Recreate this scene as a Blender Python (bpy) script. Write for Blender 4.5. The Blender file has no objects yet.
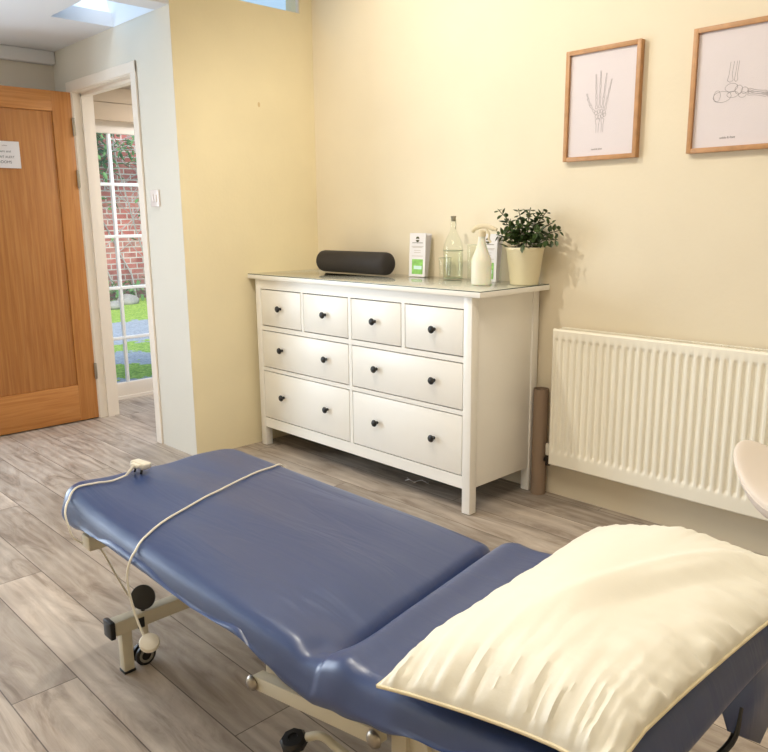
import bpy, bmesh, math, random
from math import pi, sin, cos, sqrt, exp, radians
from mathutils import Vector, Matrix, noise
random.seed(7)
SC = bpy.context.scene
COL = SC.collection

# ---------------------------------------------------------------- materials
def lin(c):
    return tuple((v/255/12.92 if v/255 <= .04045 else ((v/255+.055)/1.055)**2.4) for v in c)+(1,)
MATS = {}
def mat(name, rgb, rough=.5, metal=0, spec=.5, noise_amt=0, noise_scale=20, bump=0, bump_scale=80, stretch=(1,1,1), **kw):
    if name in MATS: return MATS[name]
    m = bpy.data.materials.new(name); m.use_nodes = True
    nt = m.node_tree; b = nt.nodes['Principled BSDF']
    b.inputs['Base Color'].default_value = lin(rgb)
    b.inputs['Roughness'].default_value = rough
    b.inputs['Metallic'].default_value = metal
    b.inputs['Specular IOR Level'].default_value = spec
    for k, v in kw.items(): b.inputs[k.replace('_', ' ')].default_value = v
    tc = nt.nodes.new('ShaderNodeTexCoord'); mp = nt.nodes.new('ShaderNodeMapping')
    mp.inputs['Scale'].default_value = stretch
    nt.links.new(tc.outputs['Object'], mp.inputs[0])
    if noise_amt:
        n = nt.nodes.new('ShaderNodeTexNoise'); n.inputs['Scale'].default_value = noise_scale; n.inputs['Detail'].default_value = 4
        nt.links.new(mp.outputs[0], n.inputs['Vector'])
        r = nt.nodes.new('ShaderNodeValToRGB')
        lo = tuple(max(0, c*(1-noise_amt)) for c in lin(rgb)[:3])+(1,); hi = tuple(min(1, c*(1+noise_amt)) for c in lin(rgb)[:3])+(1,)
        r.color_ramp.elements[0].position = .3; r.color_ramp.elements[1].position = .7
        r.color_ramp.elements[0].color = lo; r.color_ramp.elements[1].color = hi
        nt.links.new(n.outputs[0], r.inputs[0]); nt.links.new(r.outputs[0], b.inputs['Base Color'])
    if bump:
        n = nt.nodes.new('ShaderNodeTexNoise'); n.inputs['Scale'].default_value = bump_scale; n.inputs['Detail'].default_value = 5
        nt.links.new(mp.outputs[0], n.inputs['Vector'])
        bp = nt.nodes.new('ShaderNodeBump'); bp.inputs['Strength'].default_value = bump; bp.inputs['Distance'].default_value = .01
        nt.links.new(n.outputs[0], bp.inputs['Height']); nt.links.new(bp.outputs[0], b.inputs['Normal'])
    MATS[name] = m
    return m
def nodes(name):
    m = bpy.data.materials.new(name); m.use_nodes = True; MATS[name] = m
    return m, m.node_tree, m.node_tree.nodes['Principled BSDF']
def N(nt, t, **kw):
    n = nt.nodes.new(t)
    for k, v in kw.items(): setattr(n, k, v)
    return n
def math_(nt, op, a, b=None, c=None):
    n = N(nt, 'ShaderNodeMath', operation=op)
    for i, v in enumerate((a, b, c)):
        if v is None: continue
        if isinstance(v, (int, float)): n.inputs[i].default_value = v
        else: nt.links.new(v, n.inputs[i])
    return n.outputs[0]
def ramp(nt, fac, stops):
    r = N(nt, 'ShaderNodeValToRGB'); cr = r.color_ramp
    while len(cr.elements) < len(stops): cr.elements.new(.5)
    for e, (p, c) in zip(cr.elements, stops): e.position = p; e.color = c if len(c) == 4 else lin(c)
    nt.links.new(fac, r.inputs[0]); return r.outputs[0]
def mix(nt, fac, a, b, blend='MIX'):
    n = N(nt, 'ShaderNodeMix', data_type='RGBA', blend_type=blend)
    for i, v in ((0, fac), (6, a), (7, b)):
        if isinstance(v, (int, float)): n.inputs[i].default_value = v
        elif isinstance(v, tuple): n.inputs[i].default_value = v
        else: nt.links.new(v, n.inputs[i])
    return n.outputs[2]
def noise_node(nt, vec, scale, detail=4, rough=.5, dist=0):
    n = N(nt, 'ShaderNodeTexNoise'); n.inputs['Scale'].default_value = scale; n.inputs['Detail'].default_value = detail
    n.inputs['Roughness'].default_value = rough; n.inputs['Distortion'].default_value = dist
    nt.links.new(vec, n.inputs['Vector']); return n.outputs[0]
def mapping(nt, vec, scale=(1,1,1), loc=(0,0,0), rot=(0,0,0)):
    m = N(nt, 'ShaderNodeMapping'); m.inputs['Scale'].default_value = scale; m.inputs['Location'].default_value = loc
    m.inputs['Rotation'].default_value = rot; nt.links.new(vec, m.inputs[0]); return m.outputs[0]

def make_floor_mat():
    m, nt, b = nodes('plank_floor')
    tc = N(nt, 'ShaderNodeTexCoord'); P = tc.outputs['Object']
    s = N(nt, 'ShaderNodeSeparateXYZ'); nt.links.new(P, s.inputs[0]); X, Y = s.outputs[0], s.outputs[1]
    v = math_(nt, 'DIVIDE', math_(nt, 'ADD', Y, .085), .175)
    row = math_(nt, 'FLOOR', v); fv = math_(nt, 'FRACT', v)
    off = math_(nt, 'FRACT', math_(nt, 'MULTIPLY', row, .37))
    u = math_(nt, 'ADD', math_(nt, 'DIVIDE', math_(nt, 'ADD', X, -.076), 2.0), off)
    iu = math_(nt, 'FLOOR', u); fu = math_(nt, 'FRACT', u)
    cid = N(nt, 'ShaderNodeCombineXYZ'); nt.links.new(iu, cid.inputs[0]); nt.links.new(row, cid.inputs[1])
    wn = N(nt, 'ShaderNodeTexWhiteNoise'); nt.links.new(cid.outputs[0], wn.inputs['Vector'])
    # grain: coordinates shifted per plank
    sh = N(nt, 'ShaderNodeVectorMath', operation='MULTIPLY_ADD')
    nt.links.new(wn.outputs['Color'], sh.inputs[0]); sh.inputs[1].default_value = (13, 7, 5); nt.links.new(P, sh.inputs[2])
    g1 = noise_node(nt, mapping(nt, sh.outputs[0], (1.1, 4.6, 1)), 2.6, 7, .62, 1.4)
    g2 = noise_node(nt, mapping(nt, sh.outputs[0], (1.5, 60, 1)), 3.0, 4, .6, .25)
    g3 = noise_node(nt, mapping(nt, sh.outputs[0], (1.1, 3.2, 1)), 2.3, 2, .5, .5)
    kn = N(nt, 'ShaderNodeTexVoronoi'); kn.inputs['Scale'].default_value = 1.0; kn.feature = 'F1'
    nt.links.new(mapping(nt, sh.outputs[0], (1.35, 3.4, 1)), kn.inputs['Vector'])
    knf = ramp(nt, kn.outputs['Distance'], [(0, (1,1,1,1)), (.05, (.65,.65,.65,1)), (.15, (0,0,0,1))])
    wv = N(nt, 'ShaderNodeTexWave', wave_type='RINGS'); wv.inputs['Scale'].default_value = 2.2; wv.inputs['Distortion'].default_value = 6
    wv.inputs['Detail'].default_value = 3; nt.links.new(mapping(nt, sh.outputs[0], (.75, 3.6, 1)), wv.inputs['Vector'])
    c = ramp(nt, g1, [(.30, (148, 133, 119)), (.48, (192, 178, 164)), (.70, (214, 202, 189))])
    c = mix(nt, math_(nt, 'MULTIPLY', g2, .26), c, lin((124, 110, 98)))
    c = mix(nt, math_(nt, 'MULTIPLY', wv.outputs['Fac'], .22), c, lin((100, 84, 72)))
    dk = ramp(nt, g3, [(.52, (0,0,0,1)), (.72, (1,1,1,1))])
    c = mix(nt, math_(nt, 'MULTIPLY', dk, .36), c, lin((104, 88, 76)))
    c = mix(nt, math_(nt, 'MULTIPLY', knf, .6), c, lin((76, 60, 50)))
    tone = math_(nt, 'ADD', math_(nt, 'MULTIPLY', wn.outputs['Value'], .34), .80)
    tn = N(nt, 'ShaderNodeCombineXYZ')
    for i in range(3): nt.links.new(tone, tn.inputs[i])
    c = mix(nt, 1.0, c, tn.outputs[0], 'MULTIPLY')
    ev = math_(nt, 'MINIMUM', fv, math_(nt, 'SUBTRACT', 1, fv)); ev = math_(nt, 'LESS_THAN', ev, .0095)
    eu = math_(nt, 'MINIMUM', fu, math_(nt, 'SUBTRACT', 1, fu)); eu = math_(nt, 'LESS_THAN', eu, .0008)
    e = math_(nt, 'MAXIMUM', ev, eu)
    c = mix(nt, math_(nt, 'MULTIPLY', e, .75), c, lin((62, 50, 42)))
    nt.links.new(c, b.inputs['Base Color'])
    b.inputs['Roughness'].default_value = .42
    nt.links.new(math_(nt, 'ADD', math_(nt, 'MULTIPLY', g2, .25), .30), b.inputs['Roughness'])
    b.inputs['Specular IOR Level'].default_value = .4
    bp = N(nt, 'ShaderNodeBump'); bp.inputs['Strength'].default_value = .25; bp.inputs['Distance'].default_value = .002
    h = math_(nt, 'SUBTRACT', g2, math_(nt, 'MULTIPLY', e, 2)); nt.links.new(h, bp.inputs['Height']); nt.links.new(bp.outputs[0], b.inputs['Normal'])
    return m
def make_oak(name, cathedral, axis='Z', tint=1.0):
    m, nt, b = nodes(name)
    tc = N(nt, 'ShaderNodeTexCoord'); P = tc.outputs['Object']
    sc = (1, 20, .8) if axis == 'Z' else (1, .8, 20)
    g = noise_node(nt, mapping(nt, P, sc), 3.2, 6, .6, .6)
    f = noise_node(nt, mapping(nt, P, tuple(q*5 if q == 20 else q for q in sc)), 3.2, 3, .6, 0)
    k = lambda c: tuple(min(255, v*tint) for v in c)
    c = ramp(nt, g, [(.3, k((186, 118, 58))), (.55, k((206, 141, 76))), (.75, k((217, 156, 90)))])
    c = mix(nt, math_(nt, 'MULTIPLY', f, .25), c, lin(k((158, 96, 44))))
    if cathedral:
        wv = N(nt, 'ShaderNodeTexWave', wave_type='RINGS', rings_direction='X'); wv.inputs['Scale'].default_value = 1.5; wv.inputs['Distortion'].default_value = 3.5
        wv.inputs['Detail'].default_value = 3; wv.inputs['Detail Scale'].default_value = 1.2
        nt.links.new(mapping(nt, P, (1, 5.2, .62), (0, 4.05, -.42)), wv.inputs['Vector'])
        r = ramp(nt, wv.outputs['Fac'], [(.35, (0,0,0,1)), (.9, (1,1,1,1))])
        c = mix(nt, math_(nt, 'MULTIPLY', r, .16), c, lin(k((150, 88, 40))))
    nt.links.new(c, b.inputs['Base Color']); b.inputs['Roughness'].default_value = .38
    return m
def make_brick():
    m, nt, b = nodes('garden_brick')
    tc = N(nt, 'ShaderNodeTexCoord'); P = tc.outputs['Object']
    s = N(nt, 'ShaderNodeSeparateXYZ'); nt.links.new(P, s.inputs[0]); cb = N(nt, 'ShaderNodeCombineXYZ')
    nt.links.new(s.outputs[1], cb.inputs[0]); nt.links.new(s.outputs[2], cb.inputs[1])
    br = N(nt, 'ShaderNodeTexBrick'); nt.links.new(cb.outputs[0], br.inputs['Vector'])
    br.inputs['Scale'].default_value = 1; br.inputs['Brick Width'].default_value = .225; br.inputs['Row Height'].default_value = .09
    br.inputs['Mortar Size'].default_value = .010; br.inputs['Color1'].default_value = lin((214, 124, 108)); br.inputs['Color2'].default_value = lin((178, 92, 80))
    br.inputs['Mortar'].default_value = lin((226, 214, 204))
    n = noise_node(nt, P, 3.5, 5, .6)
    c = mix(nt, ramp(nt, n, [(.45, (0,0,0,1)), (.75, (.6,.6,.6,1))]), br.outputs['Color'], lin((214, 178, 160)))
    low = ramp(nt, math_(nt, 'ADD', math_(nt, 'MULTIPLY', s.outputs[2], .5), math_(nt, 'MULTIPLY', n, .3)), [(.18, (1,1,1,1)), (.5, (0,0,0,1))])
    c = mix(nt, math_(nt, 'MULTIPLY', low, .8), c, lin((78, 66, 60)))   # shadow at the wall foot, painted into the brick colour
    nt.links.new(c, b.inputs['Base Color']); b.inputs['Roughness'].default_value = .9
    return m
def make_ground():
    m, nt, b = nodes('garden_ground')
    tc = N(nt, 'ShaderNodeTexCoord'); P = tc.outputs['Object']
    s = N(nt, 'ShaderNodeSeparateXYZ'); nt.links.new(P, s.inputs[0])
    n = noise_node(nt, mapping(nt, P, (1, 1, 1)), 2.2, 5, .65)
    f = noise_node(nt, P, 28, 4, .7)
    grass = ramp(nt, f, [(.3, (96, 126, 36)), (.5, (140, 172, 56)), (.7, (190, 208, 100))])
    path = ramp(nt, f, [(.3, (128, 134, 140)), (.7, (176, 182, 190))])
    # the paved strip between the two pieces of lawn
    xx = math_(nt, 'ADD', s.outputs[0], math_(nt, 'MULTIPLY', math_(nt, 'SUBTRACT', n, .5), 1.6))
    a = math_(nt, 'GREATER_THAN', xx, -6.0); bb = math_(nt, 'LESS_THAN', xx, -4.2)
    strip = math_(nt, 'MULTIPLY', a, bb)
    a2 = math_(nt, 'GREATER_THAN', xx, -3.7); b2 = math_(nt, 'LESS_THAN', xx, -3.05)
    strip = math_(nt, 'MAXIMUM', strip, math_(nt, 'MULTIPLY', a2, b2))
    strip = math_(nt, 'MAXIMUM', strip, math_(nt, 'GREATER_THAN', xx, -2.55))
    c = mix(nt, strip, grass, path)
    nt.links.new(c, b.inputs['Base Color']); b.inputs['Roughness'].default_value = .9
    return m
def make_glass(name, tint=(1,1,1,1), refl=1.0):
    m = bpy.data.materials.new(name); m.use_nodes = True; nt = m.node_tree; nt.nodes.clear()
    o = N(nt, 'ShaderNodeOutputMaterial'); t = N(nt, 'ShaderNodeBsdfTransparent'); t.inputs[0].default_value = tint
    g = N(nt, 'ShaderNodeBsdfGlossy'); g.inputs['Roughness'].default_value = .01
    ge = N(nt, 'ShaderNodeNewGeometry'); dt = N(nt, 'ShaderNodeVectorMath', operation='DOT_PRODUCT')
    nt.links.new(ge.outputs['Incoming'], dt.inputs[0]); nt.links.new(ge.outputs['Normal'], dt.inputs[1])
    co5 = math_(nt, 'POWER', math_(nt, 'SUBTRACT', 1, math_(nt, 'ABSOLUTE', dt.outputs['Value'])), 5)
    fr = math_(nt, 'MULTIPLY', math_(nt, 'ADD', math_(nt, 'MULTIPLY', co5, .90), .04), refl)
    ms = N(nt, 'ShaderNodeMixShader'); nt.links.new(math_(nt, 'MINIMUM', fr, 1), ms.inputs[0])
    nt.links.new(t.outputs[0], ms.inputs[1]); nt.links.new(g.outputs[0], ms.inputs[2]); nt.links.new(ms.outputs[0], o.inputs[0])
    MATS[name] = m; return m
def make_vinyl():
    m, nt, b = nodes('blue_vinyl')
    tc = N(nt, 'ShaderNodeTexCoord'); P = tc.outputs['Object']
    b.inputs['Base Color'].default_value = lin((47, 66, 112)); b.inputs['Roughness'].default_value = .34; b.inputs['Specular IOR Level'].default_value = .75
    n1 = noise_node(nt, mapping(nt, P, (1.6, 9, 2)), 1.6, 3, .5, .6)
    n2 = noise_node(nt, P, 260, 2)
    n3 = noise_node(nt, mapping(nt, P, (1, 1, 1)), 5, 2)
    h = math_(nt, 'ADD', math_(nt, 'ADD', math_(nt, 'MULTIPLY', n1, 1.0), math_(nt, 'MULTIPLY', n2, .015)), math_(nt, 'MULTIPLY', n3, .35))
    bp = N(nt, 'ShaderNodeBump'); bp.inputs['Strength'].default_value = .20; bp.inputs['Distance'].default_value = .02
    nt.links.new(h, bp.inputs['Height']); nt.links.new(bp.outputs[0], b.inputs['Normal'])
    return m

WALLP = mat('cream_wall_paint', (232, 220, 196), .75, spec=.25, bump=.06, bump_scale=60, noise_amt=.02, noise_scale=3)
WARMLITP = mat('cream_wall_paint_warm_lit', (236, 223, 188), .75, spec=.25, bump=.06, bump_scale=60, noise_amt=.03, noise_scale=3)  # same cream paint, warm lamplight painted into the colour
DAYLITP = mat('cream_wall_paint_daylit', (218, 212, 200), .75, spec=.25, bump=.05, bump_scale=60)  # same cream paint, greyer daylight painted into the colour
CEILP = mat('white_ceiling_paint', (225, 227, 232), .8, spec=.2)
TRIMP = mat('white_gloss_trim', (236, 226, 214), .35)
FLOOR = make_floor_mat(); OAK = make_oak('oak_frame', False, 'Z', .97); OAKH = make_oak('oak_rail', False, 'Y', .97); OAKP = make_oak('oak_panel', True, 'Z', .93)
FRAMEW = mat('picture_oak', (186, 138, 92), .45, noise_amt=.12, noise_scale=30, stretch=(1,1,1))
WHITEF = mat('white_furniture', (246, 243, 237), .35, noise_amt=.012, noise_scale=6)
GLASS = make_glass('window_glass'); TOPGLASS = make_glass('table_glass', (.985,.995,.975,1), 1.15); CLEAR = make_glass('bottle_glass', (.985,.992,.975,1), .55)
VINYL = make_vinyl()
FRAMEC = mat('cream_metal', (214, 205, 182), .35)
BLACK = mat('black_plastic', (28, 27, 28), .4)
CHROME = mat('chrome', (205, 205, 205), .12, metal=1)
STEEL = mat('dull_steel', (170, 162, 150), .32, metal=1)
PILLOW = mat('cream_satin', (236, 232, 218), .5, bump=.22, bump_scale=16, Sheen_Weight=.3)
PIPING = mat('cream_piping', (232, 218, 184), .5)
CORD = mat('white_cord', (226, 220, 206), .4)
PAPER = mat('white_paper', (228, 224, 226), .7)
PINK = mat('print_paper', (222, 212, 214), .65)
INK = mat('pale_grey_ink', (128, 120, 122), .8)
DINK = mat('dark_ink', (70, 70, 74), .8)
RADI = mat('cream_radiator', (248, 243, 228), .3)
DARK = mat('painted_gap_shade', (40, 34, 30), .8)

# ---------------------------------------------------------------- mesh helpers
def V(*a): return Vector(a)
def box(bm, lo, hi, bev=0, seg=2):
    lo, hi = Vector(lo), Vector(hi)
    r = bmesh.ops.create_cube(bm, size=1, matrix=Matrix.Translation((lo+hi)/2) @ Matrix.Diagonal((*(hi-lo), 1)))
    if bev:
        vs = set(r['verts']); es = [e for e in bm.edges if e.verts[0] in vs and e.verts[1] in vs]
        bmesh.ops.bevel(bm, geom=es, offset=bev, segments=seg, affect='EDGES', profile=.5)
    return bm
def bar(bm, a, b, w, h=None, bev=.002, up=V(0,0,1)):
    a, b = Vector(a), Vector(b); h = h or w
    z = (b-a).normalized(); x = up.cross(z)
    if x.length < 1e-4: x = V(1,0,0)
    x.normalize(); y = z.cross(x)
    M = Matrix((x, y, z)).transposed().to_4x4(); M.translation = (a+b)/2
    r = bmesh.ops.create_cube(bm, size=1, matrix=M @ Matrix.Diagonal((w, h, (b-a).length, 1)))
    if bev:
        vs = set(r['verts']); es = [e for e in bm.edges if e.verts[0] in vs and e.verts[1] in vs]
        bmesh.ops.bevel(bm, geom=es, offset=bev, segments=2, affect='EDGES', profile=.5)
def tube(bm, pts, r, seg=8, rs=None, cap=True):
    pts = [Vector(p) for p in pts]; rings = []
    up = V(0,0,1)
    prev = None
    for i, p in enumerate(pts):
        t = (pts[min(i+1, len(pts)-1)]-pts[max(i-1, 0)]).normalized()
        if prev is None:
            a = t.cross(up)
            if a.length < .05: a = t.cross(V(1,0,0))
            a.normalize()
        else:
            a = prev-t*prev.dot(t)
            if a.length < 1e-4: a = t.cross(up)
            a.normalize()
        prev = a; b = t.cross(a); rr = rs[i] if rs else r
        rings.append([bm.verts.new(p+(a*cos(k*2*pi/seg)+b*sin(k*2*pi/seg))*rr) for k in range(seg)])
    for r0, r1 in zip(rings, rings[1:]):
        for k in range(seg): bm.faces.new((r0[k], r0[(k+1)%seg], r1[(k+1)%seg], r1[k]))
    if cap: bm.faces.new(rings[0][::-1]); bm.faces.new(rings[-1])
def smooth_path(pts, n=8):
    P = [Vector(p) for p in pts]; P = [2*P[0]-P[1]]+P+[2*P[-1]-P[-2]]; out = []
    for i in range(1, len(P)-2):
        a, b, c, d = P[i-1:i+3]
        for k in range(n):
            t = k/n
            out.append(.5*((2*b)+(c-a)*t+(2*a-5*b+4*c-d)*t*t+(3*b-a-3*c+d)*t**3))
    out.append(P[-2]); return out
def lathe(bm, prof, c=(0,0,0), seg=32, axis='Z', closed=False):
    c = Vector(c); rings = []
    for r, z in prof:
        ring = []
        for k in range(seg):
            a = k*2*pi/seg; q = (r*cos(a), r*sin(a), z)
            if axis == 'X': q = (q[2], q[0], q[1])
            if axis == 'Y': q = (q[0], -q[2], q[1])
            ring.append(bm.verts.new(c+Vector(q)))
        rings.append(ring)
    pairs = list(zip(rings, rings[1:]))
    if closed: pairs.append((rings[-1], rings[0]))
    for r0, r1 in pairs:
        for k in range(seg): bm.faces.new((r0[k], r0[(k+1)%seg], r1[(k+1)%seg], r1[k]))
    if not closed:
        if prof[0][0] > 1e-5: bm.faces.new(rings[0][::-1])
        if prof[-1][0] > 1e-5: bm.faces.new(rings[-1])
    bmesh.ops.remove_doubles(bm, verts=[v for r in rings for v in r], dist=1e-6)
def wloc(o):
    v = Vector(o.location)
    while o.parent: o = o.parent; v += Vector(o.location)
    return v
def obj(name, bm, m, parent=None, smooth=True, label=None, kind=None, origin=None, solid=0, subs=0, recalc=True):
    """links one mesh object whose vertices were given in world coordinates"""
    if recalc: bmesh.ops.recalc_face_normals(bm, faces=bm.faces)
    base = Vector(origin) if origin else (wloc(parent) if parent else Vector((0,0,0)))
    bmesh.ops.translate(bm, verts=bm.verts, vec=-base)
    me = bpy.data.meshes.new(name); bm.to_mesh(me); bm.free()
    me.materials.append(m)
    if smooth:
        me.polygons.foreach_set('use_smooth', [True]*len(me.polygons))
        try: me.set_sharp_from_angle(angle=radians(38))
        except Exception: pass
    o = bpy.data.objects.new(name, me); COL.objects.link(o)
    if parent: o.parent = parent; o.location = base-wloc(parent)
    else: o.location = base
    if solid:
        s = o.modifiers.new('thickness', 'SOLIDIFY'); s.thickness = solid
    if subs:
        s = o.modifiers.new('smooth', 'SUBSURF'); s.levels = s.render_levels = subs
    if label: o['label'] = label
    if kind: o['kind'] = kind
    return o
def thing(name, label, cat, loc, group=None, kind=None):
    o = bpy.data.objects.new(name, None); COL.objects.link(o); o.location = loc; o.empty_display_size = .05
    o['label'] = label; o['category'] = cat
    if group: o['group'] = group
    if kind: o['kind'] = kind
    return o
def tag(o, label, cat, group=None, kind=None):
    o['label'] = label; o['category'] = cat
    if group: o['group'] = group
    if kind: o['kind'] = kind
    return o
def B(*boxes, bev=0):
    bm = bmesh.new()
    for lo, hi in boxes: box(bm, lo, hi, bev)
    return bm
def struct(name, bm, m, label=None, smooth=False):
    return obj(name, bm, m, None, smooth, label, 'structure')
def text_mesh(name, body, size, M, m, parent, label=None, align='CENTER'):
    c = bpy.data.curves.new(name, 'FONT'); c.body = body; c.size = size; c.align_x = align; c.extrude = .0002
    t = bpy.data.objects.new(name, c); COL.objects.link(t)
    dg = bpy.context.evaluated_depsgraph_get(); me = bpy.data.meshes.new_from_object(t.evaluated_get(dg))
    bpy.data.objects.remove(t); bpy.data.curves.remove(c)
    bm = bmesh.new(); bm.from_mesh(me); bpy.data.meshes.remove(me)
    bmesh.ops.transform(bm, matrix=M, verts=bm.verts)
    return obj(name, bm, m, parent, False, label)
def ribbon(bm, pts, w, y, closed=False):
    """thin flat line of ink lying in a plane y = const; pts are (x, z)"""
    if closed: pts = pts+[pts[0]]
    for (x0, z0), (x1, z1) in zip(pts, pts[1:]):
        dx, dz = x1-x0, z1-z0; L = sqrt(dx*dx+dz*dz) or 1e-9; nx, nz = -dz/L*w/2, dx/L*w/2
        bm.faces.new([bm.verts.new(q) for q in ((x0+nx, y, z0+nz), (x0-nx, y, z0-nz), (x1-nx, y, z1-nz), (x1+nx, y, z1+nz))])

# ---------------------------------------------------------------- room shell
XL, XY, YG, YB = -1.48, -.046, -.387, .48      # left wall, yellow wall, grey wall, back wall
XR, YF, ZC = 4.6, -3.6, 2.70
XH = -1.60                                   # hall wall with the french door
struct('floor', B(((XH-.12, YF, -.06), (XR, YB+.02, 0)), ((XH-.12, YB, -.06), (XY, 1.6, 0))), FLOOR)
struct('wall_back', B(((XY-.12, YB, 0), (XR+.1, YB+.12, ZC))), WALLP)
WZ = 2.328; WY0, WY1 = -.30, .396
struct('wall_yellow', B(((XY-.12, YG+.001, 0), (XY, YB, WZ)), ((XY-.12, YG+.001, WZ), (XY, WY0, ZC)), ((XY-.12, WY1, WZ), (XY, YB, ZC)), ((XY-.12, WY0, 2.64), (XY, WY1, ZC))), WARMLITP)
# grey wall with the doorway; its right end returns as the end of the yellow wall
DX0, DX1, DZ = -1.235, -.475, 1.985
struct('wall_grey', B(((XL, YG, 0), (DX0-.02, YG+.12, 2.6)), ((DX1+.02, YG, 0), (XY-.0005, YG+.12, 2.6)), ((DX0-.02, YG, DZ+.02), (DX1+.02, YG+.12, 2.6))), DAYLITP)
LY0, LY1, LZ0, LZ1 = -3.3, -1.45, .35, 2.05
struct('wall_left', B(((XL-.12, YF, 0), (XL, LY0, 2.6)), ((XL-.12, LY1, 0), (XL, YG, 2.6)), ((XL-.12, LY0, 0), (XL, LY1, LZ0)), ((XL-.12, LY0, LZ1), (XL, LY1, 2.6))), DAYLITP)
w3 = thing('added_window', 'wide white framed window added for daylight in the unseen part of the left wall', 'window', (XL-.06, LY0, LZ0), kind='structure')  # unseen window, added to bring in daylight
obj('window_frame', B(((XL-.09, LY0, LZ0), (XL-.04, LY1, LZ0+.05)), ((XL-.09, LY0, LZ1-.05), (XL-.04, LY1, LZ1)), ((XL-.09, LY0, LZ0), (XL-.04, LY0+.05, LZ1)), ((XL-.09, LY1-.05, LZ0), (XL-.04, LY1, LZ1)), ((XL-.09, -2.40, LZ0), (XL-.04, -2.35, LZ1))), TRIMP, w3, False)
obj('pane', B(((XL-.07, LY0+.04, LZ0+.04), (XL-.065, LY1-.04, LZ1-.04))), GLASS, w3, False)
struct('wall_right', B(((XR, YF, 0), (XR+.1, YB, ZC))), WALLP)
struct('wall_front', B(((XL-.12, YF-.1, 0), (XR+.1, YF, ZC))), WALLP)
# main ceiling
struct('ceiling', B(((XY, YF, ZC), (XR+.1, YB+.12, ZC+.08)), ((XY-.12, YF, 2.243), (XY, YG, ZC+.08))), CEILP)
# lower alcove ceiling, falling gently away from the grey wall, pierced by the rooflight well
def zc(y): return 2.243
SX0, SX1, SY0, SY1 = -.635, -.18, -.715, YG
bm = bmesh.new()
def slab(x0, x1, y0, y1, t=.07):
    vs = [bm.verts.new((x, y, zc(y)+dz)) for dz in (0, t) for x, y in ((x0, y0), (x1, y0), (x1, y1), (x0, y1))]
    for f in ((0,1,2,3), (7,6,5,4), (0,4,5,1), (1,5,6,2), (2,6,7,3), (3,7,4,0)): bm.faces.new([vs[i] for i in f])
slab(XL, SX0, YG-1.0, YG); slab(SX1, XY-.12, YG-1.0, YG); slab(SX0, SX1, YG-1.0, SY0); slab(XL, XY-.12, YF, YG-1.0)
struct('ceiling_alcove', bm, CEILP)
# rooflight
bm = bmesh.new()
zt = 2.56
for x, xo in ((SX0, SX0-.13), (SX1, SX1+.0)):
    bm.faces.new([bm.verts.new(q) for q in ((x, SY0, zc(SY0)), (x, SY1, zc(SY1)), (xo, SY1, zt), (xo, SY0, zt))])
bm.faces.new([bm.verts.new(q) for q in ((SX0, SY0, zc(SY0)), (SX1, SY0, zc(SY0)), (SX1, SY0, zt), (SX0-.13, SY0, zt))])
bm.faces.new([bm.verts.new(q) for q in ((SX0, SY1-.002, zc(SY1)), (SX1, SY1-.002, zc(SY1)), (SX1, SY1-.002, zt), (SX0-.13, SY1-.002, zt))])
w2 = thing('window_2', 'rooflight opening in the low ceiling with white reveal and wooden frame', 'window', (SX0, SY0, 2.24), kind='structure')
obj('reveal', bm, mat('white_reveal', (238, 240, 244), .7), w2, False)
bm = bmesh.new()
for a, b in (((SX0-.13, SY0), (SX1, SY0+.04)), ((SX0-.13, SY1-.045), (SX1, SY1-.005)), ((SX0-.13, SY0), (SX0-.09, SY1)), ((SX1-.04, SY0), (SX1, SY1-.005))):
    box(bm, (a[0], a[1], zt), (b[0], b[1], zt+.04), .003)
obj('window_frame', bm, mat('brown_frame', (150, 128, 112), .5), w2)
obj('pane', B(((SX0-.12, SY0+.01, zt+.015), (SX1-.01, SY1-.015, zt+.02))), GLASS, w2, False)
# high window in the yellow wall
w1 = thing('window_1', 'high window above the yellow wall showing pale sky', 'window', (XY, WY0, WZ), kind='structure')
bm = bmesh.new(); fx0, fx1 = XY-.03, XY-.006
for a, b in (((WY0, WZ-.0005), (WY1, WZ+.004)), ((WY0, 2.62), (WY1, 2.64)), ((WY0, WZ), (WY0+.02, 2.64)), ((WY1-.003, WZ), (WY1+.0005, 2.64))):
    box(bm, (fx0, a[0], a[1]), (fx1, b[0], b[1]), .002)
obj('window_frame', bm, TRIMP, w1)
obj('pane', B(((XY-.024, WY0+.01, WZ+.003), (XY-.020, WY1-.003, 2.63))), GLASS, w1, False)
# hall behind the doorway
HC = 2.13
struct('wall_hall_left', B(((XH-.12, -.28, 0), (XH, -.20, HC)), ((XH-.12, 1.30, 0), (XH, 1.6, HC)), ((XH-.12, -.20, 1.93), (XH, 1.30, HC))), mat('hall_paint', (226, 212, 194), .7))
struct('wall_hall_back', B(((XH-.12, 1.5, 0), (XY-.12, 1.6, HC))), MATS['hall_paint'])
struct('ceiling_hall', B(((XH-.2, YG+.12, HC), (XY-.12, 1.6, HC+.08))), CEILP)
struct('wall_outer', B(((XL-.24, LY1+.02, 0), (XL-.12, YG+.12, 2.5))), MATS['hall_paint'])
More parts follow.
